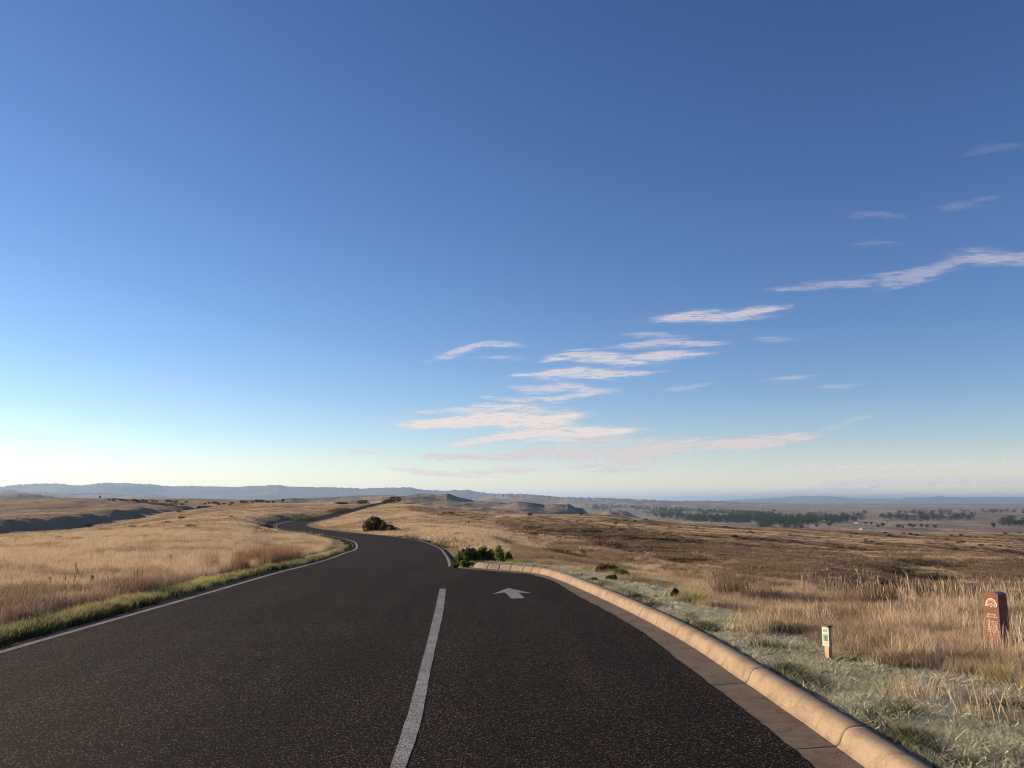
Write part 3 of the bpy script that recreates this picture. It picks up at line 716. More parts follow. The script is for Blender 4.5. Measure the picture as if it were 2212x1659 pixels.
# ------------------------------------------------------------------ grass
LIB = bpy.data.collections.new("tuft_library")      # never linked: sources for the instancers
def blade_mesh(name, n, spread, h, w, lean, m, segs=3, seed=0, head=0.0, droop=.5, fan=None):
    rg = np.random.default_rng(seed); V = []; Q = []
    for i in range(n):
        a = rg.uniform(0, 2 * math.pi); r0 = spread * math.sqrt(rg.uniform())
        bx, by = r0 * math.cos(a), r0 * math.sin(a)
        hh = h * rg.uniform(.55, 1.1); ww = w * rg.uniform(.7, 1.3)
        la = rg.uniform(0, 2 * math.pi); ln = lean * rg.uniform(.2, 1.2) * hh
        fa = rg.uniform(0, math.pi); fx, fy = math.cos(fa), math.sin(fa)
        b0 = len(V)
        for k in range(segs + 1):
            t = k / segs
            cx = bx + math.cos(la) * ln * (t ** (1 + droop * 1.5)); cy = by + math.sin(la) * ln * (t ** (1 + droop * 1.5))
            cz = hh * (t - .18 * droop * t * t)
            wk = ww * (1 - t * .82) if not head else ww * (.55 if t < .7 else (head if t < .95 else .4))
            V.append((cx - fx * wk / 2, cy - fy * wk / 2, cz)); V.append((cx + fx * wk / 2, cy + fy * wk / 2, cz))
        for k in range(segs):
            Q.append((b0+2*k, b0+2*k+1, b0+2*k+3, b0+2*k+2))
    me = bpy.data.meshes.new(name)
    me.from_pydata(V, [], Q); me.update(); me.materials.append(m)
    o = bpy.data.objects.new(name, me)
    return o
def tuft_set(key, k, **kw):
    cl = bpy.data.collections.new(key)
    for i in range(k): cl.objects.link(blade_mesh(f"{key}_tuft", seed=hash(key) % 1000 * 0 + i + sum(map(ord, key)), **kw))
    return cl
def instancer(name, P, scl, coll, label):
    P = np.asarray(P, float)
    me = bpy.data.meshes.new(name); me.vertices.add(len(P)); me.vertices.foreach_set('co', P.astype(np.float32).ravel())
    a = me.attributes.new('scl', 'FLOAT', 'POINT'); a.data.foreach_set('value', np.asarray(scl, dtype=np.float32))
    o = bpy.data.objects.new(name, me); COL.objects.link(o)
    ng = bpy.data.node_groups.new(name + "_nodes", 'GeometryNodeTree')
    ng.interface.new_socket('Geometry', in_out='INPUT', socket_type='NodeSocketGeometry')
    ng.interface.new_socket('Geometry', in_out='OUTPUT', socket_type='NodeSocketGeometry')
    N_ = ng.nodes; L_ = ng.links
    gi = N_.new('NodeGroupInput'); go = N_.new('NodeGroupOutput')
    mp = N_.new('GeometryNodeMeshToPoints')
    ip = N_.new('GeometryNodeInstanceOnPoints'); ci = N_.new('GeometryNodeCollectionInfo')
    ci.inputs['Collection'].default_value = coll; ci.inputs['Separate Children'].default_value = True; ci.inputs['Reset Children'].default_value = True
    ip.inputs['Pick Instance'].default_value = True
    at_ = N_.new('GeometryNodeInputNamedAttribute'); at_.data_type = 'FLOAT'; at_.inputs['Name'].default_value = 'scl'
    rv = N_.new('FunctionNodeRandomValue'); rv.data_type = 'FLOAT_VECTOR'
    rv.inputs[0].default_value = (-.12, -.12, 0); rv.inputs[1].default_value = (.12, .12, 6.283)
    ri = N_.new('FunctionNodeRandomValue'); ri.data_type = 'INT'
    ri.inputs[4].default_value = 0; ri.inputs[5].default_value = 50
    L_.new(gi.outputs[0], mp.inputs[0]); L_.new(mp.outputs[0], ip.inputs['Points']); L_.new(ci.outputs[0], ip.inputs['Instance'])
    L_.new(rv.outputs[0], ip.inputs['Rotation']); L_.new(ri.outputs[2], ip.inputs['Instance Index'])
    L_.new(at_.outputs[0], ip.inputs['Scale'])
    L_.new(ip.outputs[0], go.inputs[0])
    md = o.modifiers.new('scatter', 'NODES'); md.node_group = ng
    tag(o, label, kind='stuff')
    return o
def scatter(n, y0, y1, t0=-.68, t1=.68, power=1.0, seed=1):
    """random ground points in a wedge ahead; density falls with distance^(2-power)"""
    rg = np.random.default_rng(seed)
    if power == 1.0: y = y0 * (y1 / y0) ** rg.uniform(size=n)        # ~1/y^2 per area
    else: y = (y0 ** power + (y1 ** power - y0 ** power) * rg.uniform(size=n)) ** (1 / power)
    x = rg.uniform(t0, t1, size=n) * y
    return x, y
def edge_sd(x, y):
    """distance outside any paving, kerb included (negative inside)"""
    sd, _ = road_near(x, y)
    ins = inpoly(x, y, KPOLY); d = distpoly(x, y, KPOLY)
    xk = np.interp(y, KBY, KBX)
    over = (y < 18.5) & (x < xk + .25) & (x > -5.8)
    return np.where(over, -1.0, np.minimum(sd, np.where(ins, -d, d)))
_m = KB[:, 1] < 19; _o = np.argsort(KB[_m, 1]); KBY = KB[_m, 1][_o]; KBX = KB[_m, 0][_o]
KPOLY = np.vstack([[(-5.85, -16)], [(2.6, -16)], offset_poly(KB, .30), [(-1.5, 21.9)], [(-5.55, 22.2)], [(-5.8, 10)]])

C_straw = tuft_set('straw', 8, n=34, spread=.16, h=.23, w=.006, lean=.5, m=M['straw'])
C_straw2 = tuft_set('straw_dark', 6, n=34, spread=.18, h=.26, w=.006, lean=.55, m=M['straw2'])
C_far = tuft_set('far_straw', 6, n=46, spread=.9, h=.15, w=.028, lean=.5, m=M['straw'], segs=2)
C_fard = tuft_set('far_brown', 5, n=46, spread=.9, h=.19, w=.032, lean=.5, m=M['straw2'], segs=2)
C_red = tuft_set('bluestem', 7, n=26, spread=.13, h=.50, w=.006, lean=.18, m=M['red'])
C_weed = tuft_set('weed', 7, n=24, spread=.14, h=.30, w=.006, lean=.35, m=M['weed'], head=2.2)
C_green = tuft_set('verge', 7, n=46, spread=.13, h=.15, w=.0065, lean=.7, m=M['green'])
C_dk = tuft_set('edge', 6, n=46, spread=.13, h=.14, w=.007, lean=.8, m=M['dkgreen'])
C_frost = tuft_set('frost', 8, n=50, spread=.14, h=.085, w=.008, lean=1.3, m=M['frost'], droop=.9)
C_frost2 = tuft_set('frost_leaf', 6, n=26, spread=.10, h=.065, w=.016, lean=1.5, m=M['frost'], droop=.9, segs=2)
C_stalk = tuft_set('stalk', 8, n=4, spread=.16, h=.56, w=.0042, lean=.22, m=M['straw'], segs=6, head=1.7)

SGN = at(1790, 1425, 8.7); MKR = at(2158, 1404, 10.0)
def put(name, x, y, s0, s1, coll, label, mask=None, sink=.01, seed=5):
    rg = np.random.default_rng(seed)
    if mask is not None: x, y = x[mask], y[mask]
    kp = (np.hypot(x - SGN[0], y - SGN[1]) > .10) & (np.hypot(x - SGN[0] + .04, y - SGN[1] + .22) > .16) & (np.hypot(x - SGN[0] - .26, y - SGN[1] + .05) > .20) & (np.hypot(x - MKR[0], y - MKR[1]) > .2) & (np.hypot(x - MKR[0] + .15, y - MKR[1] + .45) > .26)
    x, y = x[kp], y[kp]
    z = height(x, y) - sink
    s = rg.uniform(s0, s1, size=len(x))
    return instancer(name, np.column_stack([x, y, z]), s, coll, label)

def pebble_set():
    cl = bpy.data.collections.new('pebbles')
    for k in range(5):
        bm = bmesh.new(); bmesh.ops.create_icosphere(bm, subdivisions=1, radius=.006)
        for v in bm.verts: v.co = Vector((v.co.x * random.uniform(.7, 1.5), v.co.y * random.uniform(.7, 1.4), v.co.z * random.uniform(.4, .8)))
        me = bpy.data.meshes.new('pebble'); bm.to_mesh(me); bm.free(); me.materials.append(M['pebble']); cl.objects.link(bpy.data.objects.new('pebble', me))
    return cl
C_peb = pebble_set(); rgp = np.random.default_rng(3)
k_ = rgp.integers(0, len(gr) - 1, 900); f_ = np.abs(rgp.normal(size=900)) * .22; f_ = np.where(f_ > 1, .9, f_)
pp = gr[k_] * (1 - f_)[:, None] + gl[k_] * f_[:, None]
instancer('gravel', np.column_stack([pp[:, :2], gr[k_][:, 2] * (1 - f_) + gl[k_][:, 2] * f_ + .004]), rgp.uniform(.3, 1.1, 900), C_peb, 'loose grit lying in the concrete gutter')
yy_ = rgp.uniform(5, 22, 1500); n_ = -5.78 + np.abs(rgp.normal(size=1500)) * .07
instancer('gravel', np.column_stack([n_, yy_, np.full(1500, .004)]), rgp.uniform(.3, 1.2, 1500), C_peb, 'loose grit along the left edge of the asphalt')
# left field
x, y = scatter(80000, 7.0, 75, -1.0, .2, 1.25, 21)
sd = edge_sd(x, y); L_ = (x < -5.6) & (sd > .55)
pat = fbm(x / 3.0, y / 3.0, 3, 51)
put('dry_grass', x, y, .65, 1.15, C_straw, 'pale golden dry grass covering the field left of the road', L_ & (sd > 1.1) & (pat > -.5))
m_ = L_ & (sd > .8) & (fbm(x / 1.7, y / 2.4, 3, 62) > .34)
put('brown_grass', x, y, .6, 1.1, C_straw2, 'darker brown grass mixed through the field left of the road', m_, seed=6)
x, y = scatter(26000, 12.5, 34, -.62, -.12, 1.0, 23)
sd = edge_sd(x, y)
b_ = (x < -5.6) & (sd > .75) & (y > 15.5) & (y < 29) & (sd < 1.5 + .8 * fbm(y / 3, x * 0, 2, 8)) & (fbm(x / 1.2, y / 1.6, 3, 72) > -.05 + .5 * smooth(18, 15.5, y))
put('red_grass', x, y, .55, 1.15, C_red, 'tall rust-red bluestem grass standing along the left verge', b_, seed=7)
x, y = scatter(22000, 6.5, 17, -1.0, -.2, 1.0, 24)
sd = edge_sd(x, y)
b_ = (x < -5.6) & (sd > .6) & (sd < 3.4) & (fbm(x / .9, y / 1.2, 3, 73) > -.05)
put('brown_weeds', x, y, .5, 1.15, C_weed, 'brown seedy weeds behind the green verge at the far left', b_, seed=8)
x, y = scatter(80000, 5.0, 60, -1.15, .1, 1.0, 25)
sd = edge_sd(x, y)
b_ = (x < -3.0) & (sd > .16) & (sd < .50 + .35 * fbm(y / 1.5, x * 0, 3, 9)) & (y > 4)
put('verge_grass', x, y, .6, 1.25, C_green, 'short yellow-green grass strip along the left road edge', b_ & (y < 36), seed=9)
b2 = (x < -3.0) & (sd > .04) & (sd < .42) & (fbm(x / .8, y / 1.4, 2, 74) > -.35)
put('edge_weeds', x, y, .5, 1.2, C_dk, 'dark green weeds creeping over the left asphalt edge', b2, seed=10)
# right verge
x, y = scatter(76000, 2.6, 22, -.1, 1.15, 1.15, 26)
sd = edge_sd(x, y)
rt = (x > -1.0) & (sd > .03)
lim = 1.05 + 1.5 * smooth(9.2, 5.8, y) + .5 * fbm(x / 1.1, y / 1.1, 3, 44)
put('frosted_grass', x, y, .5, 1.05, C_frost, 'short grey-green grass whitened by frost right of the kerb', rt & (sd < lim + .6) & (fbm(x / .7, y / .7, 3, 49) > -.42), seed=11)
put('frosted_weeds', x, y, .6, 1.5, C_frost2, 'broad-leaved frosted weeds in patches right of the kerb', rt & (sd < lim + .5) & (fbm(x / .35, y / .35, 3, 50) > .12), seed=41)
put('edge_weeds', x, y, .35, .8, C_dk, 'dark green weeds tucked behind the kerb on the right', rt & (sd < .22) & (fbm(x / .5, y / .5, 2, 45) > 0), seed=12)
x, y = scatter(88000, 3.4, 34, -.06, 1.1, 1.2, 27)
sd = edge_sd(x, y)
lim = 1.05 + 1.5 * smooth(9.2, 5.8, y) + .5 * fbm(x / 1.1, y / 1.1, 3, 44)
rt = (x > -1.6) & (sd > .35) & ((sd > lim) | ((y > 17) & (sd > .7)))
pat = fbm(x / 1.4, y / 1.4, 3, 46)
far_ = smooth(11, 16, y)
short = RNG.uniform(size=len(x)) > .55 * far_
put('dry_grass', x, y, .45, .9, C_straw, 'golden dry grass beyond the frosty strip on the right', rt & (pat > -.35) & short & (y < 20), seed=13)
put('short_grass', x, y, .3, .6, C_straw, 'short golden grass on the lower bank right of the road', rt & (pat > -.2) & (y >= 15), seed=34)
put('brown_grass', x, y, .4, .8, C_straw2, 'brown dry grass patches among the golden grass on the right', rt & (pat < .1) & ((y < 14) | short), seed=14)
put('green_grass', x, y, .6, 1.3, C_green, 'olive green grass patches beyond the kerb on the right', rt & (sd < lim + 1.0) & (fbm(x / .9, y / .9, 2, 47) > .3), seed=15)
m_ = (x > 2.5) & (sd > 2.2) & (y > 8) & (y < 18) & (fbm(x / 1.0, y / 1.0, 2, 48) > .05) & (RNG.uniform(size=len(x)) < .16)
put('grass_stalks', x, y, .55, 1.15, C_stalk, 'tall thin straw stalks standing along the rim of the bank', m_, seed=16)
# dark brush in the right-hand hollows, also standing in for their shade
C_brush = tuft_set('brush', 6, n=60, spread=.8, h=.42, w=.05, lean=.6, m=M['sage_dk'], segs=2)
x, y = scatter(70000, 40, 430, -.12, .70, 1.1, 31)
h0 = height(x, y, road=False)
hc = (height(x + 4, y, road=False) + height(x - 4, y, road=False) + height(x, y + 6, road=False) + height(x, y - 6, road=False)) / 4 - h0
hc = hc / (.10 + y * .0007)
hd = (height(x, y + 1.5, road=False) - height(x, y - 1.5, road=False)) / 3.0
sd = edge_sd(x, y)
put('shade_brush', x, y, .4, 1.0, C_brush, 'dark brush in the hollows of the right slopes, also standing in for their shade', (sd > 3) & (x > 2) & (hc + .5 * fbm(x / 5, y / 9, 3, 90) + .45 * fbm(x / 13, y / 26, 2, 95) + 3.0 * np.clip(hd, 0, .2) > .62), sink=.05, seed=33)
put('prairie_grass', x, y, .5, 1.0, C_far, 'pale dry grass thickened along the crests of the right slopes to lighten them', (sd > 2) & (y > 60) & (x > 0) & (hc < -.08), sink=.03, seed=39)  # extra pale grass makes the crests lighter, as if sunlit
def project(x, y, z):
    dz = z - EYE; f = y * math.cos(PITCH) + dz * math.sin(PITCH); up = -y * math.sin(PITCH) + dz * math.cos(PITCH)
    return (512 + F * x / f) / S, (384 - F * up / f) / S
ZONES = [[(1110, 1120), (1180, 1115), (1260, 1123), (1350, 1141), (1450, 1153), (1500, 1170), (1560, 1180), (1620, 1202), (1560, 1202), (1440, 1182), (1330, 1162), (1220, 1150), (1130, 1138)],  # outlines of dark brush and shadow bands alike, all filled with brush
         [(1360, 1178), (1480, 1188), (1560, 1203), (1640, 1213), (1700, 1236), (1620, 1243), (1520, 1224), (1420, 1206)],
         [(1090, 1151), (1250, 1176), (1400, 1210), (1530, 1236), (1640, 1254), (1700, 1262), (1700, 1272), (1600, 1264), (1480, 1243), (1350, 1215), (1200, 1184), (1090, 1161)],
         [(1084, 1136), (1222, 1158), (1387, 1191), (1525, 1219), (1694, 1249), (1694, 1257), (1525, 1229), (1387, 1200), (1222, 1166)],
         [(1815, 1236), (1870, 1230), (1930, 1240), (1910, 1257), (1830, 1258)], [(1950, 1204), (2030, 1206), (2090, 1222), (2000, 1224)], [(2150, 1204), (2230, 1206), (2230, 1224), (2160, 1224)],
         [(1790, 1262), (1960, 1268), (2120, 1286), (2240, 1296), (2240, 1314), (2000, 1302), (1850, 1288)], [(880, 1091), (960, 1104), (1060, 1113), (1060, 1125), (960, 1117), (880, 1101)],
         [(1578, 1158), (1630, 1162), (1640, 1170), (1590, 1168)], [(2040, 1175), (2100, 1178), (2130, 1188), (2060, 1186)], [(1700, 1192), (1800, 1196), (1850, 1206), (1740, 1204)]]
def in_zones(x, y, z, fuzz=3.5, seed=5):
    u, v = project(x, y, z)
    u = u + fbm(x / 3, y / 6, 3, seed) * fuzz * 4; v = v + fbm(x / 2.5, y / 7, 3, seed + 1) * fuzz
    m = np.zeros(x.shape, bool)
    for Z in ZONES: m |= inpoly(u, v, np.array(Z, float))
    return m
SLOPE = np.array([(1100, 1122), (1300, 1144), (1500, 1167), (1700, 1180), (1950, 1198), (2240, 1214), (2240, 1302), (1950, 1287), (1700, 1250), (1500, 1216), (1300, 1180), (1100, 1146)], float)
C_slope = tuft_set('slope_scrub', 6, n=44, spread=.7, h=.20, w=.03, lean=.6, m=M['scrubm'], segs=2)  # darker brown scrub whose tone carries shade for the slope
x, y = scatter(120000, 40, 210, .0, .66, 1.2, 81); u_, v2_ = project(x, y, height(x, y))
ms = inpoly(u_ + 20 * fbm(x / 4, y / 9, 3, 82), v2_ + 5 * fbm(x / 3, y / 8, 3, 83), SLOPE)
put('slope_scrub', x, y, .5, 1.15, C_slope, 'dull brown scrub that also darkens the slope across the gully in place of shade', ms & (fbm(x / 6, y / 12, 3, 84) > -.30), sink=.02, seed=88)
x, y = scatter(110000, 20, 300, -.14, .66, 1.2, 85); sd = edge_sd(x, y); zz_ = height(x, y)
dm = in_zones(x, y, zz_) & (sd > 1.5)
put('shade_brush', x, y, .22, .5, C_brush, 'low dark brush in the folds of the right slopes, partly in place of shadow bands', dm & (RNG.uniform(size=len(x)) < .8), sink=.03, seed=86)
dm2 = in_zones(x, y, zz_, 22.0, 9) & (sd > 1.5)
put('brown_weeds', x, y, .6, 1.0, C_weed, 'brown weeds widening the brush-made shadow bands of the right slopes', dm2 & (y < 70), seed=87)
C_scrub = tuft_set('scrub', 6, n=46, spread=.7, h=.22, w=.035, lean=.6, m=M['weed'], segs=2)
x, y = scatter(70000, 26, 72, -.08, .70, 1.3, 65); sd = edge_sd(x, y); pw = fbm(x / 4, y / 6, 3, 66)
put('short_grass', x, y, .5, .85, C_straw, 'short golden grass on the benches below the bank', (sd > .8) & (x > -3) & (pw > -.35), seed=67)
put('brown_weeds', x, y, .5, .9, C_weed, 'brown weeds on the benches below the bank', (sd > .8) & (x > 0) & (pw < -.05), seed=68)
x, y = scatter(90000, 52, 330, -.10, .70, 1.1, 35)
hd = (height(x, y + 1.5, road=False) - height(x, y - 1.5, road=False)) / 3.0; sd = edge_sd(x, y)
put('brown_scrub', x, y, .5, 1.2, C_scrub, 'brown scrub on the slopes that face the road, also deepening their shade', (sd > 2) & (hd * 9 + .5 * fbm(x / 8, y / 16, 3, 91) > .42), sink=.03, seed=36)  # brown tone is partly scrub, partly shade for slopes facing the camera
x, y = scatter(16000, 26, 420, -.70, .70, 1.0, 37); sd = edge_sd(x, y)
put('scrub_specks', x, y, .12, .42, C_brush, 'small dark brush clumps speckling the dry slopes', (sd > 1.5) & (fbm(x / 11, y / 22, 3, 93) > np.where(x > 0, -.15, .25)), sink=.02, seed=38)
x, y = scatter(2600, 5.0, 13, .1, .80, 1.1, 55); sd = edge_sd(x, y)
put('straw_clumps', x, y, 1.0, 1.75, C_straw, 'taller straw clumps standing in the verge around the small sign', (x > 2) & (sd > .5) & (fbm(x / .8, y / .8, 2, 56) > .48), seed=57)
put('green_grass', x, y, .6, 1.2, C_dk, 'dark green tufts scattered in the frosty verge', (x > 2) & (sd > .06) & (sd < 1.5) & (fbm(x / .4, y / .4, 2, 58) > .45), seed=59)
# middle distance
x, y = scatter(110000, 26, 420, -.85, .85, 1.05, 28)
sd = edge_sd(x, y); pat = fbm(x / 14, y / 14, 4, 81)
ok = (sd > np.where(y > 75, 2.2, .9)) & ~((x < -5) & (y < 62)) & ~((x > -2) & (y < 58))
put('prairie_grass', x, y, .7, 1.3, C_far, 'pale dry grass covering the middle-distance slopes', ok & (pat > -.25), sink=.03, seed=17)
put('prairie_scrub', x, y, .7, 1.4, C_fard, 'brown scrubby grass over the middle-distance slopes', ok & (pat <= -.05) & (RNG.uniform(size=len(x)) < np.where(x > 0, .35, .6)), sink=.03, seed=18)
for v_cols in (C_straw,): pass

# ------------------------------------------------------------------ shrubs, plants, trees
def leaf_cloud(n, lobes, size, seed, flat=.0, shell=.45):
    """n leaf quads through the volume of several ellipsoid lobes [(cx,cy,cz,rx,ry,rz)]"""
    rg = np.random.default_rng(seed); V = np.zeros((n * 4, 3)); w = np.array([l[3]*l[4]*l[5] for l in lobes]) ** .7; w /= w.sum()
    li = rg.choice(len(lobes), n, p=w); Lb_ = np.array(lobes)[li]
    d = rg.normal(size=(n, 3)); d /= np.linalg.norm(d, axis=1)[:, None]
    r = rg.uniform(shell, 1.06, n) ** .6
    P = Lb_[:, :3] + d * r[:, None] * Lb_[:, 3:6]
    P[:, 2] = np.maximum(P[:, 2], .01)
    a = rg.normal(size=(n, 3)); a[:, 2] *= .6; a /= np.linalg.norm(a, axis=1)[:, None]
    b = np.cross(a, rg.normal(size=(n, 3))); b /= np.linalg.norm(b, axis=1)[:, None]
    s = size * rg.uniform(.6, 1.35, n)[:, None]
    V[0::4] = P - a * s; V[1::4] = P + b * s * .45; V[2::4] = P + a * s; V[3::4] = P - b * s * .45
    return V, np.arange(n * 4).reshape(-1, 4)
def twig_mesh(name, lobes, m, parent, seed, n=9, r0=.012, scale=1.0):
    rg = np.random.default_rng(seed); V = []; Q = []
    for i in range(n):
        L = lobes[i % len(lobes)]
        tip = np.array(L[:3]) + rg.normal(size=3) * np.array(L[3:6]) * .45
        tip[2] = max(tip[2], L[2] * .8); mid = tip * np.array((.45, .45, .5)) + rg.normal(size=3) * .06 * scale
        base = np.array((rg.normal() * .03, rg.normal() * .03, -.05 * scale)); rad = [r0, r0 * .7, r0 * .25]
        b0 = len(V)
        for p, q in zip((base, mid, tip), rad):
            for k in range(4):
                a = k * math.pi / 2; V.append((p[0] + math.cos(a) * q, p[1] + math.sin(a) * q, p[2]))
        for s_ in range(2):
            for k in range(4): Q.append((b0 + s_*4 + k, b0 + s_*4 + (k+1) % 4, b0 + s_*4 + 4 + (k+1) % 4, b0 + s_*4 + 4 + k))
    return link_np(name, V, Q, m, True, parent=parent)
def copy_tree(o, parent=None):
    c_ = o.copy(); COL.objects.link(c_); c_.parent = parent
    for ch in o.children: copy_tree(ch, c_)
    return c_
def make_shrub(name, w, h, n, size, m, seed, stem=True, lobes=None):
    rg = np.random.default_rng(seed)
    root = empty(name, (0, 0, 0))
    if lobes is None:
        lobes = [(0, 0, h * .45, w * .34, w * .34, h * .5)]
        for k in range(5):
            a = k * 1.256 + rg.uniform(0, .8); d = w * rg.uniform(.18, .34)
            lobes.append((math.cos(a) * d, math.sin(a) * d, h * rg.uniform(.28, .6), w * rg.uniform(.14, .24), w * rg.uniform(.14, .24), h * rg.uniform(.25, .42)))
    V, Q = leaf_cloud(n, lobes, size, seed)
    link_np('foliage', V, Q, m, False, parent=root)
    if stem: twig_mesh('stem', lobes, M['stem'], root, seed, 8, .012 * max(w, .5), w)
    return root
def place(o, u, v, Y=None, scale=1.0, sink=.03, rz=None):
    """stand a thing on the terrain where the sight line through (u, v) meets it"""
    x0, y0, z0 = ray(u, v)
    if Y is None:
        ys = np.exp(np.linspace(math.log(7), math.log(5200), 2600)); hs = height(ys * x0 / y0, ys)
        zs = EYE + ys * z0 / y0; hit = np.nonzero(hs >= zs)[0]
        Y = float(ys[hit[0]]) if len(hit) else 300.0
    x = x0 / y0 * Y
    o.location = (x, Y, hgt(x, Y) - sink)
    o.rotation_euler = (0, 0, random.uniform(0, 6.28) if rz is None else rz)
    o.scale = (scale,) * 3
    return Y

# big dark bush beside the road bend
def wpx(w, Y): return w * S / F * Y
bush = make_shrub('bush', 2.6, 1.05, 5600, .045, M['olive'], 3, lobes=[(-.35, 0, .55, .52, .5, .50), (-.75, .1, .38, .35, .4, .38), (.1, .1, .45, .45, .45, .38), (.6, 0, .28, .5, .4, .26), (1.05, .1, .2, .35, .3, .18), (-.1, -.2, .7, .3, .3, .3)])
tag(bush, 'large dark rounded bush beside the first bend of the road', 'bush'); place(bush, 818, 1150, 74, 1.28, rz=0); bush.scale.z = 1.35
# crest bushes
for (u, v, Y, w, h, lab) in [(838, 1085.5, 275, 4.6, 1.9, 'dark bush on the road crest, left one of the pair'), (853, 1087.5, 262, 5.2, 2.2, 'dark bush on the road crest, right one of the pair'),
                             (737, 1087.2, 300, 6.5, 1.1, 'low dark bush on the skyline left of the road crest'), (783, 1088.5, 285, 5.0, 1.5, 'olive bush beside the road where it tops the crest')]:
    b = make_shrub('bush', w, h, 900, .14, M['sage_dk'] if 'dark' in lab else M['sage'], int(u)); tag(b, lab, 'bush'); place(b, u, v, Y)
# roadside green clumps at the left of the upper road
for k, (u, v, Y, w) in enumerate([(653, 1125, 172, 5), (664, 1122, 178, 4), (727, 1106.5, 222, 6), (741, 1102.5, 232, 5), (572, 1137, 100, 2.2)]):
    b = make_shrub('bush', w, 1.0 if k < 4 else .6, 700, .12, M['leaf'] if k < 2 else M['sage'], 900 + k)
    tag(b, ['small green bush at the left edge of the rising road, lower one', 'small green bush at the left edge of the rising road, upper one', 'olive bush at the left edge just below the road crest, lower one', 'olive bush at the left edge just below the road crest, upper one', 'low dark shrub in the grass left of the far bend'][k], 'bush'); place(b, u, v, Y)

# leafy sunflower plants at the end of the kerb
def leafy_plant(seed, w, h, n, blooms):
    rg = np.random.default_rng(seed); root = empty('leafy_plant', (0, 0, 0)); lobes = []
    for k in range(8):
        a = rg.uniform(0, 6.28); d = w * .3 * rg.uniform(.2, 1)
        hh = h * rg.uniform(.6, 1.15); ww = w * rg.uniform(.12, .24); lobes.append((math.cos(a) * d * 1.3, math.sin(a) * d * 1.3, hh * .52, ww, ww, hh * .52))
    V, Q = leaf_cloud(int(n * 1.1), lobes, .046, seed, shell=.05)
    link_np('foliage', V, Q, M['leaf'], False, parent=root)
    twig_mesh('stem', lobes, M['stem'], root, seed, 12, .008, w)
    for q in range(blooms // 6):
        l = lobes[q % len(lobes)]; c0 = (l[0] + rg.normal() * l[3] * .5, l[1] + rg.normal() * l[4] * .5, l[2] + l[5] * rg.uniform(.7, 1.0)); fv = [(c0[0], c0[1], c0[2] + .004)]; ff = []
        for k in range(12):
            a = k * math.pi / 6; r_ = .024 if k % 2 == 0 else .014
            fv.append((c0[0] + math.cos(a) * r_, c0[1] + math.sin(a) * r_, c0[2] + .004 * (k % 2)))
        for k in range(12): ff.append((0, 1 + k, 1 + (k + 1) % 12))
        link('flower', fv, ff, M['bloom'], root)
    return root
for k, (u, v, Y, w, h, n, bl, lab) in enumerate([
    (986, 1213, 22.9, .36, .30, 900, 0, 'low leafy green plant nearest the road at the end of the kerb'),
    (1003, 1213, 22.7, .62, .50, 1800, 20, 'tallest bright green leafy plant behind the kerb end'),
    (1030, 1214, 22.6, .60, .42, 1600, 60, 'green leafy plant with faded yellow flowers, middle of the clump'),
    (1052, 1215, 22.5, .45, .36, 1100, 50, 'yellow-green leafy plant right of the middle of the clump'),
    (1080, 1216, 22.3, .50, .46, 1500, 30, 'upright dark green leafy plant at the right end of the clump'),
    (1006, 1216, 21.9, .50, .16, 700, 0, 'pale low green plant in front of the clump by the kerb end'),
    (1097, 1217, 22.0, .32, .34, 260, 10, 'thin sparse leafy plant at the far right of the clump')]):
    p = leafy_plant(300 + k, w, h * .88, n, bl); tag(p, lab, 'plant', 'leafy plants at the end of the kerb'); place(p, u, v, Y)
# grassy weed clumps on the rim of the bank
for k, (u, v, w, h, m, lab) in enumerate([(1500, 1255, .8, .34, 'greyplant', 'grey weed clump on the rim of the bank, leftmost'), (1580, 1292, .8, .58, 'weed', 'olive weed clump with tall stalks on the rim of the bank'),
    (1640, 1302, .9, .38, 'greyplant', 'silvery grey sage clump on the rim of the bank'), (1672, 1306, .55, .30, 'greyplant', 'smaller grey sage clump beside the silvery one'), (1850, 1312, .8, .42, 'weed', 'brown weed clump on the rim above the small sign'),
    (1745, 1308, .6, .30, 'weed', 'low brown weed clump in the grass left of the small sign'), (1905, 1312, .7, .44, 'straw2', 'tall straw and weed clump on the rim between the two signs')]):
    o = blade_mesh('weed_clump', 420, w * .42, h, .009, .55, M[m], 3, 700 + k, 0.0, .5); COL.objects.link(o)
    tag(o, lab, 'weed'); place(o, u, v)
# plants just beyond the kerb, right
for k, (u, v, w, h, m, lab) in enumerate([
    (1308, 1243, .62, .30, 'sage_dk', 'dark rounded shrub beyond the kerb, nearest the bend'), (1341, 1251, .40, .26, 'leaf', 'small green bush just right of the dark rounded shrub'),
    (1322, 1256, .30, .16, 'leaf', 'tiny green plant in the frosty grass below the dark shrub'), (1285, 1258, .16, .12, 'leaf', 'smallest green sprig close to the kerb'),
    (1458, 1296, .14, .22, 'sage_dk', 'little dark upright weed in the frosty grass'), 
    
    (1420, 1268, .5, .18, 'greyplant', 'flat grey weed in the frosty strip')]):
    b = make_shrub('shrub', w, h, 1300, .022, M[m], 500 + k); tag(b, lab, 'shrub'); place(b, u, v)
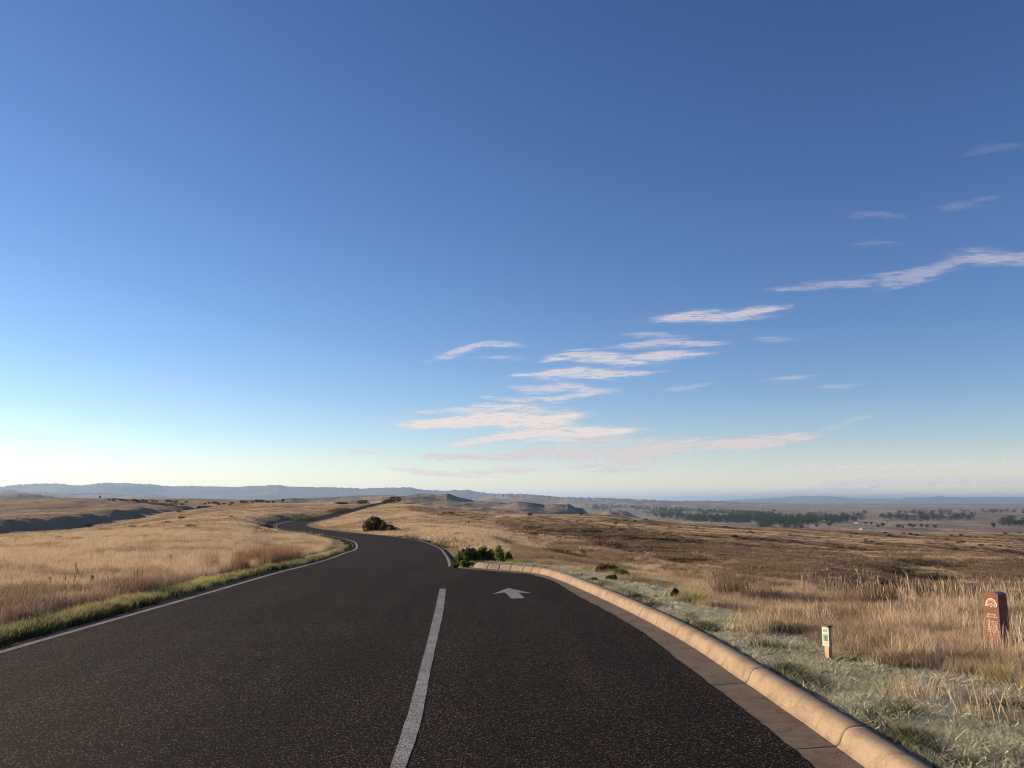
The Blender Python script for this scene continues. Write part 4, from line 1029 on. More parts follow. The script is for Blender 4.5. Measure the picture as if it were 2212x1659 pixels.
# scattered brush on the slopes: one master per size, copied
br = make_shrub('sagebrush', 1.0, .42, 420, .05, M['sage'], 71)
bd = make_shrub('sagebrush', 1.0, .45, 420, .05, M['sage_dk'], 72)
tag(br, cat='shrub'); tag(bd, cat='shrub')
GROUPS = [
 ('scattered brown sagebrush clumps dotted over the sunlit left field', 'brown sagebrush on the left field', 0,
  [(283, 1143, 17), (315, 1140, 16), (362, 1131, 14), (548, 1141, 18), (412, 1141, 20), (425, 1139, 14), (128, 1165, 16), (167, 1166, 18), (60, 1163, 15), (225, 1147, 14), (385, 1106, 9), (392, 1122, 16), (500, 1118, 9), (510, 1121, 10), (576, 1146, 8), (466, 1129, 8), (445, 1158, 14), (36, 1166, 12), (190, 1137, 10), (332, 1109, 10)]),
 ('small dark shrub among many on the far ridge flat behind the left field', 'dark shrubs on the far left ridge flat', 1,
  [(235, 1081, 8), (245, 1082, 9), (262, 1082, 11), (272, 1083, 12), (291, 1082, 13), (297, 1085, 10), (308, 1083, 12), (316, 1085, 11), (330, 1084, 12), (338, 1084, 9), (362, 1085, 14), (370, 1085, 10), (380, 1086, 12), (402, 1086, 10), (380, 1091, 9), (393, 1092, 12), (442, 1090, 10), (452, 1088, 9), (463, 1088, 12), (469, 1089, 12), (472, 1091, 9), (484, 1089, 9), (500, 1088, 12), (497, 1092, 8)]),
 ('dark brushy shrub on the skyline right of the ridge flat', 'dark shrubs on the skyline left of the crest', 1,
  [(523, 1086.5, 14), (531, 1086, 12), (545, 1085.5, 10), (555, 1084.5, 14), (566, 1085, 16), (578, 1086, 12), (590, 1086, 10)]),
 ('dark shrub on the shaded brown slope right of the road', 'dark shrubs on the right-hand slopes', 1,
  [(977, 1110, 16), (967, 1122, 6), (862, 1098, 10), (1010, 1130, 12), (1145, 1114, 16), (1170, 1126, 12), (1405, 1189, 10), (1592, 1197, 12), (1588, 1162, 18), (1610, 1166, 18), (1566, 1140, 10), (1621, 1150, 10), (1626, 1152, 9), (1616, 1153, 9), (1468, 1141, 12), (1505, 1142, 9), (1395, 1124, 12), (1372, 1128, 10), (1350, 1125, 9), (1330, 1133, 12), (1358, 1136, 9), (1420, 1151, 8), (1256, 1112, 9), (1845, 1255, 20)]),
 ('small shrub dotting the sunlit slopes above the river valley', 'shrubs above the river valley', 1,
  [(1706, 1158, 12), (1766, 1163, 8), (1787, 1168, 9), (1870, 1171, 11), (1883, 1172, 11), (1870, 1167, 8), (1912, 1153, 10), (1921, 1158, 12), (1953, 1155, 9), (1967, 1157, 14), (1980, 1158, 12), (2055, 1159, 10), (2045, 1167, 10), (2076, 1158, 12), (2070, 1173, 12), (2052, 1181, 9), (2080, 1173, 14), (2120, 1180, 14), (2160, 1181, 12), (2180, 1184, 12), (2022, 1170, 8), (1838, 1160, 7), (2172, 1155, 10)]),
]
used = {0: False, 1: False}
for lab, grp, dk, pts in GROUPS:
    for (u, v, w) in pts:
        src = bd if dk else br
        o = src if not used[dk] else copy_tree(src)
        used[dk] = True
        tag(o, lab, 'shrub', grp)
        Y = place(o, u, v, None, 1.0, .04)
        s_ = wpx(w, Y) * (1.35 if not dk else 1.1)
        o.scale = (s_, s_, s_ * random.uniform(.7, 1.0))

# dead seed-headed weeds standing at the left
def dry_weed(h, n, seed, head):
    rg = np.random.default_rng(seed); root = empty('dry_weed', (0, 0, 0)); V = []; Q = []; tips = []
    for i in range(n):
        a = rg.uniform(0, 6.28); ln = rg.uniform(.05, .3) * h if n > 1 else .08 * h; hh = h * rg.uniform(.6, 1); b0 = len(V)
        for k in range(5):
            t = k / 4; x_ = math.cos(a) * ln * t ** 1.4; y_ = math.sin(a) * ln * t ** 1.4
            for q in range(4):
                an = q * math.pi / 2; rad = .006 * (1 - .6 * t); V.append((x_ + math.cos(an) * rad, y_ + math.sin(an) * rad, hh * t))
        tips.append((x_, y_, hh))
        for k in range(4):
            for q in range(4): Q.append((b0 + k*4 + q, b0 + k*4 + (q+1) % 4, b0 + k*4 + 4 + (q+1) % 4, b0 + k*4 + 4 + q))
    link_np('stem', V, Q, M['stem'], True, parent=root)
    for q, t in enumerate(tips):
        lobes = [(t[0] + rg.normal() * .004, t[1] + rg.normal() * .004, t[2] - k * head * 1.1, head * .6, head * .6, head) for k in range(5 if head < .03 else 3)]
        V, Q = leaf_cloud(260 if head > .03 else 90, lobes, head * .45, seed + q, shell=.1)
        link_np('seed_head', V, Q, M['stem'], False, parent=root)
    return root
for k, (u, v, h, n, hd, lab) in enumerate([(195, 1268, .34, 1, .045, 'short stalk with a fat dark seed head by the left field edge'), (157, 1275, .62, 2, .02, 'tallest thin dead stalk in the weeds at the far left'),
        (143, 1280, .42, 1, .015, 'straight bare stalk left of the tallest one'), (160, 1281, .22, 6, .02, 'dark tangled dead weed under the tallest stalk'),
        (298, 1262, .3, 7, .018, 'fluffy grey dead weed at the start of the red grass'), (370, 1232, .55, 2, .018, 'dead stalk standing out of the red grass'),
        (105, 1270, .26, 6, .018, 'low dead weed at the left end of the weeds')]):
    w_ = dry_weed(h, n, 800 + k, hd); tag(w_, lab, 'weed'); place(w_, u, v)

# trees in the valley
def make_tree(seed, h=14.0, w=13.0, n=900):
    rg = np.random.default_rng(seed); root = empty('cottonwood_tree', (0, 0, 0))
    lobes = [(0, 0, h * .6, w * .3, w * .3, h * .32)]
    for k in range(7):
        a = k * .9 + rg.uniform(0, .5); d = w * rg.uniform(.2, .36)
        lobes.append((math.cos(a) * d, math.sin(a) * d, h * rg.uniform(.4, .75), w * rg.uniform(.14, .22), w * rg.uniform(.14, .22), h * rg.uniform(.14, .22)))
    V, Q = leaf_cloud(n, lobes, .75, seed, shell=.25); link_np('crown', V, Q, M['tree'], False, parent=root)
    twig_mesh('trunk', lobes, M['bark'], root, seed, 8, .38, 6)
    return root
TREES = [make_tree(1), make_tree(2, 12, 16), make_tree(3, 16, 12)]
tpts = [(1672, 1108, 8), (1685, 1134, 16), (1745, 1135, 17), (1764, 1138, 10), (1792, 1136, 14), (1897, 1141, 10), (1907, 1139, 13), (1941, 1141, 12), (1950, 1142, 8), (1966, 1139, 12), (1973, 1140, 12), (1990, 1138, 10), (2003, 1140, 10), (2020, 1141, 11), (2146, 1140, 14), (2168, 1133, 12),
        (2181, 1133, 12), (2192, 1133, 13), (2205, 1133, 14), (2086, 1153, 11), (2202, 1154, 9), (2066, 1121, 12), (2043, 1121, 7), (2108, 1110, 5), (2170, 1152, 8), (1829, 1120, 12), (1855, 1118, 12), (1868, 1112, 12), (1990, 1115, 14), (2060, 1152, 6), (1905, 1118, 10), (1870, 1132, 9), (1882, 1133, 8),
        (2215, 1113, 14), (1365, 1103, 8), (1380, 1104, 8)]
for k, (u, v, w) in enumerate(tpts):
    o = TREES[k] if k < 3 else copy_tree(TREES[k % 3])
    tag(o, 'single dark green tree on the flat valley floor, one of many', 'tree', 'lone trees on the valley floor')
    Yv = 51.0 / ((v - 1083) * K_V); Yv = min(Yv, 5200)
    x0, y0, z0 = ray(u, v); x = x0 / y0 * Yv
    o.location = (x, Yv, hgt(x, Yv) - .4); o.rotation_euler = (0, 0, random.uniform(0, 6.28))
    s_ = max(.45, min(1.8, wpx(w, Yv) / 14.0)); o.scale = (s_, s_, s_ * .85)
# river woods: one mass
rg = np.random.default_rng(99)
regs = [([(1335, 1102), (1400, 1101), (1480, 1105), (1560, 1109), (1640, 1113), (1700, 1119), (1640, 1118), (1560, 1114), (1480, 1111), (1400, 1108)], 170),
        ([(1390, 1112), (1440, 1111), (1520, 1118), (1600, 1117), (1700, 1120), (1780, 1117), (1860, 1119), (1868, 1124), (1800, 1132), (1700, 1134), (1600, 1132), (1500, 1127), (1430, 1120)], 460),
        ([(1880, 1119), (1950, 1119), (2030, 1121), (2100, 1120), (2100, 1124), (2000, 1125), (1900, 1123)], 80), ([(2110, 1107), (2230, 1105), (2230, 1111), (2110, 1111)], 36), ([(1640, 1139), (1720, 1141), (1740, 1145), (1640, 1143)], 16), ([(2150, 1127), (2230, 1126), (2230, 1135), (2160, 1135)], 34), ([(1940, 1110), (2100, 1108), (2100, 1111), (1940, 1113)], 34), ([(1265, 1099), (1300, 1097), (1340, 1100), (1340, 1106), (1280, 1107)], 60)]
VV = []; QQ = []; off = 0
for poly, cnt in regs:
    P = np.array(poly, float); got = 0
    lo, hi = P.min(0), P.max(0)
    while got < cnt:
        u = rg.uniform(lo[0], hi[0], 400); v = rg.uniform(lo[1], hi[1], 400)
        ins = inpoly(u, v, P); u, v = u[ins][:cnt - got], v[ins][:cnt - got]; got += len(u)
        for a, b in zip(u, v):
            Yv = 51.0 / ((b - 1083) * K_V); x = tu(a) * Yv; zz = hgt(x, Yv); h = rg.uniform(11, 22); w = rg.uniform(9, 17) * (1 + Yv / 9000)
            lobes = [(x, Yv, zz + h * .5, w * .5, w * .5, h * .48), (x + rg.normal() * w * .3, Yv, zz + h * .65, w * .3, w * .3, h * .35)]
            V, Q = leaf_cloud(90, [(0, 0, l[2] - zz, l[3], l[4], l[5]) for l in lobes], 1.5, int(rg.integers(1e6)), shell=.2)
            V = V + np.array((x, Yv, zz - .5)); VV.append(V); QQ.append(Q + off); off += len(V)
o = link_np('river_woods', np.vstack(VV), np.vstack(QQ), M['tree'], False)
tag(o, 'dark band of woods along the river on the valley floor', kind='stuff')

# tiny farm buildings on the valley floor
def box(x0, y0, z0, x1, y1, z1):
    V = [(x0, y0, z0), (x1, y0, z0), (x1, y1, z0), (x0, y1, z0), (x0, y0, z1), (x1, y0, z1), (x1, y1, z1), (x0, y1, z1)]
    return V, [(0, 3, 2, 1), (4, 5, 6, 7), (0, 1, 5, 4), (1, 2, 6, 5), (2, 3, 7, 6), (3, 0, 4, 7)]
def boxes(name, bs, m, parent=None, bevel=0):
    V = []; Q = []
    for b in bs:
        v, f = box(*b); k = len(V); V += v; Q += [tuple(i + k for i in t) for t in f]
    o = link(name, V, Q, m, parent)
    if bevel:
        md = o.modifiers.new('bevel', 'BEVEL'); md.width = bevel; md.segments = 2
    return o
def farmhouse(L_, W_, H_):
    root = empty('farmhouse', (0, 0, 0)); boxes('wall', [(-L_/2, -W_/2, 0, L_/2, W_/2, H_)], M['white'], root)
    rv = [(-L_/2 - .4, -W_/2 - .5, H_ - .1), (L_/2 + .4, -W_/2 - .5, H_ - .1), (L_/2 + .4, W_/2 + .5, H_ - .1), (-L_/2 - .4, W_/2 + .5, H_ - .1), (-L_/2 - .4, 0, H_ + W_ * .32), (L_/2 + .4, 0, H_ + W_ * .32)]
    link('roof', rv, [(0, 1, 5, 4), (2, 3, 4, 5), (1, 2, 5), (3, 0, 4), (0, 3, 2, 1)], M['roof'], root)
    for k in (-.3, .3): boxes('window', [(k * L_ - .7, -W_/2 - .06, 1.1, k * L_ + .7, -W_/2 - .01, 2.3)], M['glass'], root)
    boxes('door', [(-.55, -W_/2 - .06, 0, .55, -W_/2 - .01, 2.1)], M['roof'], root)
    return root
for k, (u, v, L_, lab) in enumerate([(1858, 1144, 9, 'white farmhouse nearest, just behind the sunlit slope'), (1913, 1127, 9, 'white farmhouse right of the river woods'), (1737, 1141, 20, 'long low pale farm shed beneath the river woods trees'),
        (1888, 1115.5, 11, 'far white farmhouse above the end of the river woods'), (1987, 1120, 9, 'white farmhouse in the middle of the valley fields'), (2051, 1121, 9, 'white farmhouse beside dark trees in the far fields'),
        (1848, 1130, 13, 'pale barn at the right end of the river woods'), (1573, 1109, 10, 'tiny white house beyond the woods on the far bank')]):
    f = farmhouse(L_, 7, 3.2); tag(f, lab, 'house')
    Yv = 51.0 / ((v - 1083) * K_V); x = tu(u) * Yv; f.scale = (.75,) * 3; f.location = (x, Yv, hgt(x, Yv) - .1); f.rotation_euler = (0, 0, random.uniform(-.9, -.2))

# far posts
def post(name, h, w, m, panel=None):
    root = empty(name, (0, 0, 0)); boxes('post', [(-w/2, -w/2, -.3, w/2, w/2, h)], m, root, .01)
    if panel: boxes('panel', [(-panel[0]/2, -w/2 - .05, h - panel[1], panel[0]/2, -w/2 - .005, h)], panel[2], root, .01)
    return root
p = post('sign', 1.6, .14, M['bark'], (1.1, .8, M['sage_dk'])); tag(p, 'dark post with a small board on the far left ridge', 'sign'); place(p, 216, 1076.3, 735, 1.4, rz=.3)
p = post('sign', 1.1, .10, M['bark'], (.75, .5, M['sage_dk'])); tag(p, 'small dark post sign on the skyline left of the crest', 'sign'); place(p, 611, 1087, 310, 1.3, rz=.2)
p = post('sign', .8, .08, M['wood'], (.5, .3, M['white'])); tag(p, 'tiny white marker sign beside the road at the crest', 'sign'); place(p, 796, 1092, 268, 1.3, rz=.2)

# ------------------------------------------------------------------ small sign on a wooden stake
def yaw_of(az_n):       # local -Y faces azimuth az_n (degrees from +Y, clockwise)
    return -R(az_n) + math.pi
sx, sy, _ = at(1790, 1425, 8.7); sz = hgt(sx, sy)
sg = empty('trail_sign', (sx, sy, sz), yaw_of(247)); tag(sg, 'small cream placard with a teal picture on a short wooden stake', 'sign')
top = zat(1353, 8.7) - sz; bot = zat(1396, 8.7) - sz
boxes('stake', [(-.030, -.018, -.25, .030, .022, top - .004)], M['wood'], sg, .003)
pl = boxes('placard', [(-.046, -.026, bot, .046, -.0185, top - .008)], M['cream'], sg, .002)
hp = top - .008 - bot
boxes('text_block', [(-.027, -.0275, bot + hp * .75, .027, -.0265, bot + hp * .92)], M['brownprint'], pl)
boxes('picture', [(-.030, -.0275, bot + hp * .29, .034, -.0265, bot + hp * .64)], M['tealprint'], pl)
boxes('picture_figure', [(-.003, -.0290, bot + hp * .31, .007, -.0280, bot + hp * .5), (-.018, -.0290, bot + hp * .47, .024, -.0280, bot + hp * .53), (-.029, -.0290, bot + hp * .292, .033, -.0280, bot + hp * .312)], M['tealdark'], pl)
boxes('print_line', [(-.030 + a, -.0275, bot + hp * b, -.030 + a + w_, -.0265, bot + hp * (b + .012)) for a, b, w_ in ((0, .2, .026), (0, .165, .022), (0, .13, .028), (.034, .2, .024), (.034, .165, .028), (.034, .12, .02))], M['brownprint'], pl)
boxes('text_line', [(-.022, -.0290, bot + hp * b, .022, -.0280, bot + hp * (b + .014)) for b in (.775, .815, .855, .89)], M['cream'], pl)
boxes('cap', [(-.044, -.030, top - .006, .044, .026, top + .006)], M['capdark'], sg, .003)
boxes('cap_rim', [(-.046, -.032, top + .0062, .046, .028, top + .013)], M['greyplant'], sg, .002)

# ------------------------------------------------------------------ red stone marker
mx, my, _ = at(2158, 1404, 10.0); mz = hgt(mx, my)
mk = empty('stone_marker', (mx, my, mz), yaw_of(243)); tag(mk, 'red stone marker with a curved top, cream emblem and engraved lines', 'marker')
Ht = zat(1280, 10.0) - mz
w0, w1, d0, d1 = .098, .088, .088, .075       # half width / depth at the foot and the top
V = []; Q = []
def ring_at(z, f):
    w = w0 + (w1 - w0) * f; d = d0 + (d1 - d0) * f
    return [(-w, -d, z), (w, -d, z), (w, d, z), (-w, d, z)]
body = []
NB = 10
for i in range(NB + 1): body += ring_at(-.2 + (Ht + .2 - .012) * i / NB, i / NB)
for i in range(NB):
    for k in range(4): Q.append((i*4+k, i*4+(k+1) % 4, i*4+4+(k+1) % 4, i*4+4+k))
Q.append((3, 2, 1, 0)); Q.append((NB*4, NB*4+1, NB*4+2, NB*4+3))
bd_ = link('body', body, Q, M['redstone'], mk)
md = bd_.modifiers.new('bevel', 'BEVEL'); md.width = .006; md.segments = 3
# curved cap
cv = []; cq = []; nC = 12
for i in range(nC + 1):
    a = -1 + 2 * i / nC; zc = Ht - .012 + .026 * (1 - a * a) 
    for yy_ in (-d1 + .001, d1 - .001): cv += [(a * (w1 - .001), yy_, Ht - .0135), (a * (w1 - .001), yy_, zc)]
for i in range(nC):
    b = i * 4; n_ = b + 4
    cq += [(b+1, b+3, n_+3, n_+1), (b, b+1, n_+1, n_), (b+2, n_+2, n_+3, b+3)]
cap = link('cap', cv, cq, [M['topstone'], M['redstone']], mk)
for p_ in cap.data.polygons:
    if abs(p_.normal.z) < .5: p_.material_index = 1
# emblem: scalloped arch, inner arch, chevron, dot, half moon
def face_y(z): return -(d0 + (d1 - d0) * ((z + .2) / (Ht + .188))) - .0022
def flat(name, outl, cx, cz, sc_, parent=mk, m=None):
    """closed outlines (list of strips of (x,z) pairs) raised on the front face"""
    V = []; Q = []
    for A, B in outl:
        for (a, b) in zip(A, B):
            for p in (a, b):
                z = cz + p[1] * sc_; V.append((cx + p[0] * sc_, face_y(z), z))
    k = 0
    for A, B in outl:
        for i in range(len(A) - 1): Q.append((k + 2*i, k + 2*i + 1, k + 2*i + 3, k + 2*i + 2))
        k += 2 * len(A)
    o = link(name, V, Q, m or M['engrave'], parent)
    md = o.modifiers.new('solid', 'SOLIDIFY'); md.thickness = .0012; md.offset = 0
    return o
def arc(rx, rz, a0, a1, th, n=28, scallop=0):
    A = []; B = []
    for i in range(n + 1):
        a = R(a0 + (a1 - a0) * i / n); s_ = 1 + (scallop * abs(math.sin(a * 5.5)) if scallop else 0)
        A.append((rx * s_ * math.cos(a), rz * s_ * math.sin(a))); B.append(((rx - th) * math.cos(a), (rz - th) * math.sin(a)))
    return A, B
ec = Ht - .135
flat('emblem', [arc(1.0, 1.12, -12, 192, .17, 40, .06), arc(.70, .78, 2, 178, .09),
                ([(-.74, -.12), (0, .45)], [(-.62, -.22), (0, .30)]), ([(0, .45), (.80, -.22)], [(0, .30), (.70, -.34)]),
                arc(.09, .12, 0, 360, .088, 14), ([(-.26, -.30), (-.1, -.18), (.1, -.18), (.28, -.30)], [(-.26, -.31), (-.1, -.33), (.1, -.33), (.28, -.31)])], 0, ec, .066)
def lettering(rows, z0, dz, seed, hgt_):
    rg = np.random.default_rng(seed); bs = []
    for r_, words in enumerate(rows):
        z = z0 - dz * r_; tot = sum(words) + len(words) - 1; cw = min(.0085, .15 / tot); x = -tot * cw / 2
        for wd in words:
            for _ in range(wd):
                y_ = face_y(z); k = rg.integers(4); a = x + cw * .12; b = x + cw * .82
                bs.append((a, y_ - .0008, z, a + cw * .2, y_ + .0012, z + hgt_))
                if k != 0: bs.append((b - cw * .2, y_ - .0008, z, b, y_ + .0012, z + hgt_))
                if k != 1: bs.append((a + cw * .2, y_ - .0006, z + hgt_ * .78, b - cw * .2, y_ + .0012, z + hgt_))
                if k != 2: bs.append((a + cw * .2, y_ - .0006, z + hgt_ * .38, b - cw * .2, y_ + .0012, z + hgt_ * .56))
                if k > 1: bs.append((a + cw * .2, y_ - .0006, z, b - cw * .2, y_ + .0012, z + hgt_ * .2))
                x += cw
            x += cw
    return bs
boxes('heading_lettering', lettering([(5, 7), (4, 4, 6)], Ht - .245, .027, 4, .017), M['engrave'], mk)
boxes('small_lettering', lettering([(1, 4, 9), (4, 6, 4), (4, 3, 5), (6, 5), (5, 3, 6), (4, 9), (4, 2, 4)], Ht - .315, .0195, 5, .011), M['engrave'], mk)

# ------------------------------------------------------------------ clouds: thin high sheets lit by the sun
def m_cloud(al=(.96, .98, 1.0, 1)):
    m, nt, o = mat("thin_cloud"); g = G(nt)
    a = g.n("ShaderNodeAttribute"); a.attribute_name = 'dens'
    p = g.coord((.00035, .00035, .001)); n = g.noise(p, 1.0, 5, .6)
    nd = g.n("ShaderNodeVectorMath", operation='ADD'); nd.inputs[0].default_value = (SUN_DIR.x, SUN_DIR.y, SUN_DIR.z)
    pn = g.n("ShaderNodeTexNoise"); nt.links.new(g.coord((.0007, .0007, .001)), pn.inputs['Vector']); pn.inputs['Detail'].default_value = 1
    sb = g.n("ShaderNodeVectorMath", operation='SUBTRACT'); nt.links.new(pn.outputs['Color'], sb.inputs[0]); sb.inputs[1].default_value = (.5, .5, .5)
    sc_ = g.n("ShaderNodeVectorMath", operation='SCALE'); nt.links.new(sb.outputs[0], sc_.inputs[0]); sc_.inputs['Scale'].default_value = .08
    nt.links.new(sc_.outputs[0], nd.inputs[1])
    nz = g.n("ShaderNodeVectorMath", operation='NORMALIZE'); nt.links.new(nd.outputs[0], nz.inputs[0])
    d = g.n("ShaderNodeBsdfDiffuse"); d.inputs[0].default_value = al; nt.links.new(nz.outputs[0], d.inputs['Normal'])
    tr = g.n("ShaderNodeBsdfTranslucent"); tr.inputs[0].default_value = al
    m1 = g.n("ShaderNodeMixShader"); m1.inputs[0].default_value = .75; nt.links.new(d.outputs[0], m1.inputs[1]); nt.links.new(tr.outputs[0], m1.inputs[2])
    t = g.n("ShaderNodeBsdfTransparent"); mx_ = g.n("ShaderNodeMixShader")
    nt.links.new(a.outputs['Fac'], mx_.inputs[0]); nt.links.new(t.outputs[0], mx_.inputs[1]); nt.links.new(m1.outputs[0], mx_.inputs[2]); nt.links.new(mx_.outputs[0], o.inputs['Surface'])
    return m
MC = m_cloud()
MC_SHADED = m_cloud((.84, .85, .90, 1))  # darker cloud colour with the thick bank's self-shadow painted in
ALT = 2600.0
def cloud(idx, pts, opac, label):
    """pts: (u, v, half thickness) spine in drawing units; shape is made on the flat cloud layer"""
    P = np.array(pts, float); P[:, 2] *= 1.15; lowc = smooth(850, 980, P[:, 1].mean()); opac = min(1.0, opac * (.80 + .75 * lowc))
    if len(P) == 1: P = np.array([(P[0][0] - 20, P[0][1], P[0][2] * .5), (P[0][0], P[0][1], P[0][2]), (P[0][0] + 20, P[0][1], P[0][2] * .5)])
    h = P[:, 2].max() * 1.6 + 7
    u0, u1, v0, v1 = P[:, 0].min() - 50, P[:, 0].max() + 70, P[:, 1].min() - h, min(P[:, 1].max() + h, 1078)
    nu = int((u1 - u0) / 1.8) + 2; nv = int((v1 - v0) / .8) + 2
    U, Vv = np.meshgrid(np.linspace(u0, u1, nu), np.linspace(v0, v1, nv))
    k = 873.0 / S
    X = (U - 1106) / k; EL = (1083 - Vv) / (k / 1.0) 
    el = np.maximum(EL, .003)
    Yw = ALT / el; Xw = X * Yw
    Pd = catmull(P, 10); seg = np.r_[0, np.cumsum(np.hypot(*np.diff(Pd[:, :2], axis=0).T))]
    rg = np.random.default_rng(900 + idx); area = np.trapezoid(Pd[:, 2], seg) if hasattr(np, 'trapezoid') else np.trapz(Pd[:, 2], seg)
    n_f = int(np.clip(area / 34.0, 4, 120)); acc = np.zeros(U.shape)
    for _ in range(n_f):
        s_ = rg.uniform(0, seg[-1]); cu, cv, ch = (np.interp(s_, seg, Pd[:, q]) for q in range(3))
        cv2 = cv + rg.normal() * ch * .40; cu2 = cu + rg.normal() * 6
        L = rg.uniform(12, 34) * (1 + ch / 20); hh = rg.uniform(1.0, 2.8) * (1 + ch / 18)
        tilt = rg.normal() * .02 - .035 + (np.interp(s_ + 12, seg, Pd[:, 1]) - np.interp(s_ - 12, seg, Pd[:, 1])) / 24 * .7
        dx = (U - cu2); dy = (Vv - cv2 - tilt * dx + 1.4 * fbm(U / 16 + _, Vv / 6, 2, idx * 7 + _))
        ex = np.where(dx < 0, dx / (L * .7), dx / (L * 1.2))
        acc += rg.uniform(.35, 1.0) * np.exp(-ex ** 2 - (dy / hh) ** 2)
    n1 = fbm(U / 40 + idx * 3.1, Vv / 7.0 + U / 200, 4, 40 + idx)
    acc = acc * (1 + .9 * float(lowc))
    n2 = fbm(U / 24 + idx, Vv / 2.3 + U / 260, 4, 70 + idx)
    dens = (1 - np.exp(-.62 * acc * np.clip(1 + 1.3 * n1, .1, 9) * np.clip(1 + 1.7 * n2, .12, 9))) * opac
    keepv = dens > .012
    a = np.arange(nu * nv).reshape(nv, nu)
    Q = np.stack([a[:-1, :-1], a[:-1, 1:], a[1:, 1:], a[1:, :-1]], -1).reshape(-1, 4)
    kf = keepv.ravel()[Q].any(1); Q = Q[kf]
    us, inv = np.unique(Q, return_inverse=True); Q = inv.reshape(-1, 4)
    Zw = np.full(U.shape, ALT + idx * 9.0)
    V = np.stack([Xw.ravel()[us], Yw.ravel()[us], Zw.ravel()[us]], 1)
    o = link_np('cloud', V, Q, MC_SHADED if 'grey-mauve' in label else MC, True, {'dens': dens.ravel()[us]})
    tag(o, label, 'cloud', None)
    return o
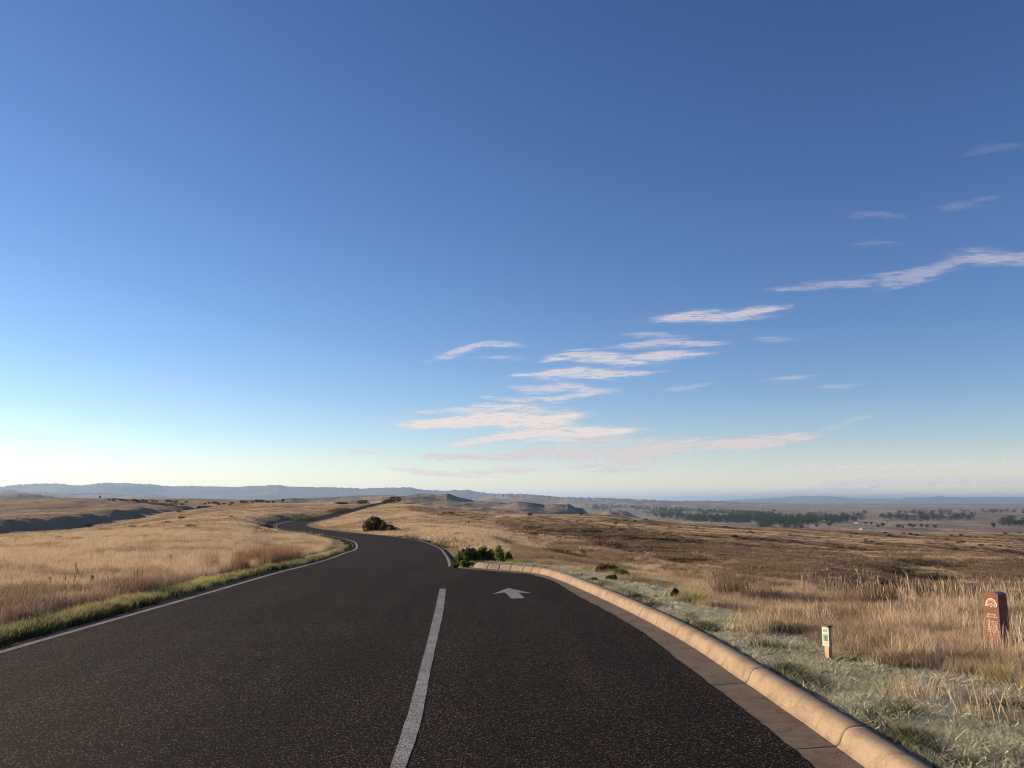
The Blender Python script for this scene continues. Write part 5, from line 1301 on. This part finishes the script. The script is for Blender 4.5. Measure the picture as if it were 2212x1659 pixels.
CL = [
 ([(1706, 615, 4), (1760, 610, 7), (1812, 603, 11), (1891, 599, 14), (1970, 590, 16), (2050, 569, 14), (2116, 538, 14), (2196, 545, 18), (2290, 538, 16)], .40, 'long rising streak of cloud at the far upper right'),
 ([(1440, 684, 4), (1480, 678, 10), (1545, 676, 14), (1600, 674, 11), (1665, 662, 5)], .75, 'small lens-shaped cloud alone above the main group'),
 ([(952, 770, 4), (985, 757, 9), (1015, 746, 6), (1060, 742, 6), (1112, 745, 5)], .7, 'curled small cloud left of the main group'),
 ([(1045, 772, 2), (1068, 771, 4), (1086, 772, 2)], .7, 'tiny dash of cloud under the curled small one'),
 ([(1345, 748, 4), (1400, 743, 8), (1450, 741, 10), (1490, 742, 6), (1530, 742, 3)], .62, 'wispy cloud at the top right of the main group'),
 ([(1360, 724, 3), (1410, 722, 6), (1450, 728, 6)], .45, 'faint veil above the wispy cloud of the main group'),
 ([(1185, 778, 5), (1250, 772, 9), (1320, 778, 13), (1360, 784, 11), (1410, 774, 11), (1495, 769, 4)], .85, 'widest white cloud in the upper half of the main group'),
 ([(1115, 814, 2), (1180, 812, 4), (1240, 805, 13), (1300, 812, 8), (1385, 810, 5)], .85, 'flat-based white cloud under the widest one'),
 ([(1112, 843, 3), (1160, 847, 7), (1220, 841, 7), (1296, 850, 5)], .75, 'thin cloud bar in the middle of the main group'),
 ([(1060, 864, 3), (1120, 871, 7), (1190, 868, 7), (1240, 860, 6), (1290, 852, 4)], .78, 'slanting cloud bar just under the thin middle bar'),
 ([(1008, 879, 3), (1070, 883, 6), (1140, 886, 4)], .8, 'short cloud bar at the left of the main group'),
 ([(1130, 893, 4), (1180, 892, 7), (1228, 894, 3)], .6, 'short pale cloud right of the short left bar'),
 ([(888, 896, 2), (925, 896, 3), (985, 892, 5), (1015, 893, 3)], .6, 'thin cloud dash above the bright left-pointing cloud'),
 ([(870, 922, 4), (930, 922, 10), (1000, 916, 14), (1070, 912, 18), (1140, 918, 17), (1225, 908, 8)], .9, 'bright cream cloud pointing left, largest on the left'),
 ([(995, 965, 3), (1060, 954, 8), (1140, 947, 11), (1230, 943, 12), (1350, 938, 4)], .8, 'cream cloud between the bright one and the long low bank'),
 ([(925, 990, 6), (1000, 992, 7), (1090, 990, 10), (1170, 985, 17), (1260, 985, 24), (1360, 984, 23), (1460, 974, 18), (1570, 965, 13), (1670, 957, 8), (1745, 950, 4)], .92, 'longest low cloud bank, grey-mauve at its right end'),
 ([(1750, 948, 2), (1800, 932, 3), (1865, 911, 3)], .16, 'faint tail rising from the right end of the longest low bank'),
 ([(872, 1018, 4), (920, 1025, 8), (1000, 1027, 6), (1080, 1022, 5), (1160, 1019, 3)], .75, 'lowest cream cloud streak above the buttes'),
 ([(752, 984, 2), (775, 984, 3.4), (796, 984, 2)], .7, 'tiny lone cloud dash low on the left'),
 ([(1650, 746, 2), (1680, 747, 5), (1720, 748, 2)], .35, 'faint smudge of cloud right of the main group'),
 ([(1688, 832, 2), (1715, 830, 4), (1745, 828, 2)], .4, 'faint small cloud high over the river, left one'),
 ([(1780, 849, 2), (1806, 848, 4), (1836, 847, 2)], .45, 'faint small cloud high over the river, right one'),
 ([(1440, 858, 2), (1490, 853, 4), (1540, 843, 3)], .3, 'very faint streak right of the main group'),
 ([(1700, 1015, 3), (1860, 1014, 5), (2050, 1012, 6), (2300, 1010, 7)], .38, 'faint pale band low over the right horizon, upper one'),
 ([(1800, 1046, 4), (1950, 1043, 8), (2120, 1041, 9), (2330, 1040, 9)], .55, 'faint pale band low over the right horizon, middle one'),
 ([(1640, 1066, 3), (1740, 1062, 5), (1870, 1059, 3)], .5, 'faint pale band low over the right horizon, lowest one'),
 ([(2085, 478, 5), (2130, 470, 9), (2180, 462, 7)], .13, 'ghostly wisp above the long rising streak'),
 ([(1890, 497, 5), (1925, 494, 8), (1965, 499, 4)], .13, 'ghostly wisp left of the other upper right wisps'),
 ([(2150, 365, 7), (2200, 352, 10), (2260, 350, 7)], .07, 'highest ghostly wisp at the right edge'),
 ([(1895, 563, 2), (1925, 560, 4), (1965, 562, 2)], .13, 'small faint wisp just over the long rising streak'),
 ([(2120, 600, 5), (2170, 594, 8), (2260, 588, 7)], .22, 'faint streak under the right end of the long rising streak'),
]
for k, (pts, op, lab) in enumerate(CL): cloud(k, pts, op, lab)

# ------------------------------------------------------------------ haze over the whole land
hz, nt, o_ = mat("haze_air"); g = G(nt)
pv = g.n("ShaderNodeVolumePrincipled"); pv.inputs['Density'].default_value = 4.8e-5; pv.inputs['Color'].default_value = (.40, .60, .88, 1); pv.inputs['Anisotropy'].default_value = 0.25
nt.links.new(pv.outputs[0], o_.inputs['Volume'])
hb = boxes('haze', [(-71500, -71500, float(GZ.min()) - 3.0, 71500, 71500, float(GZ.max()) + 30.0)], hz)
tag(hb, 'thin blue morning haze hanging over the valley and hills', kind='stuff')
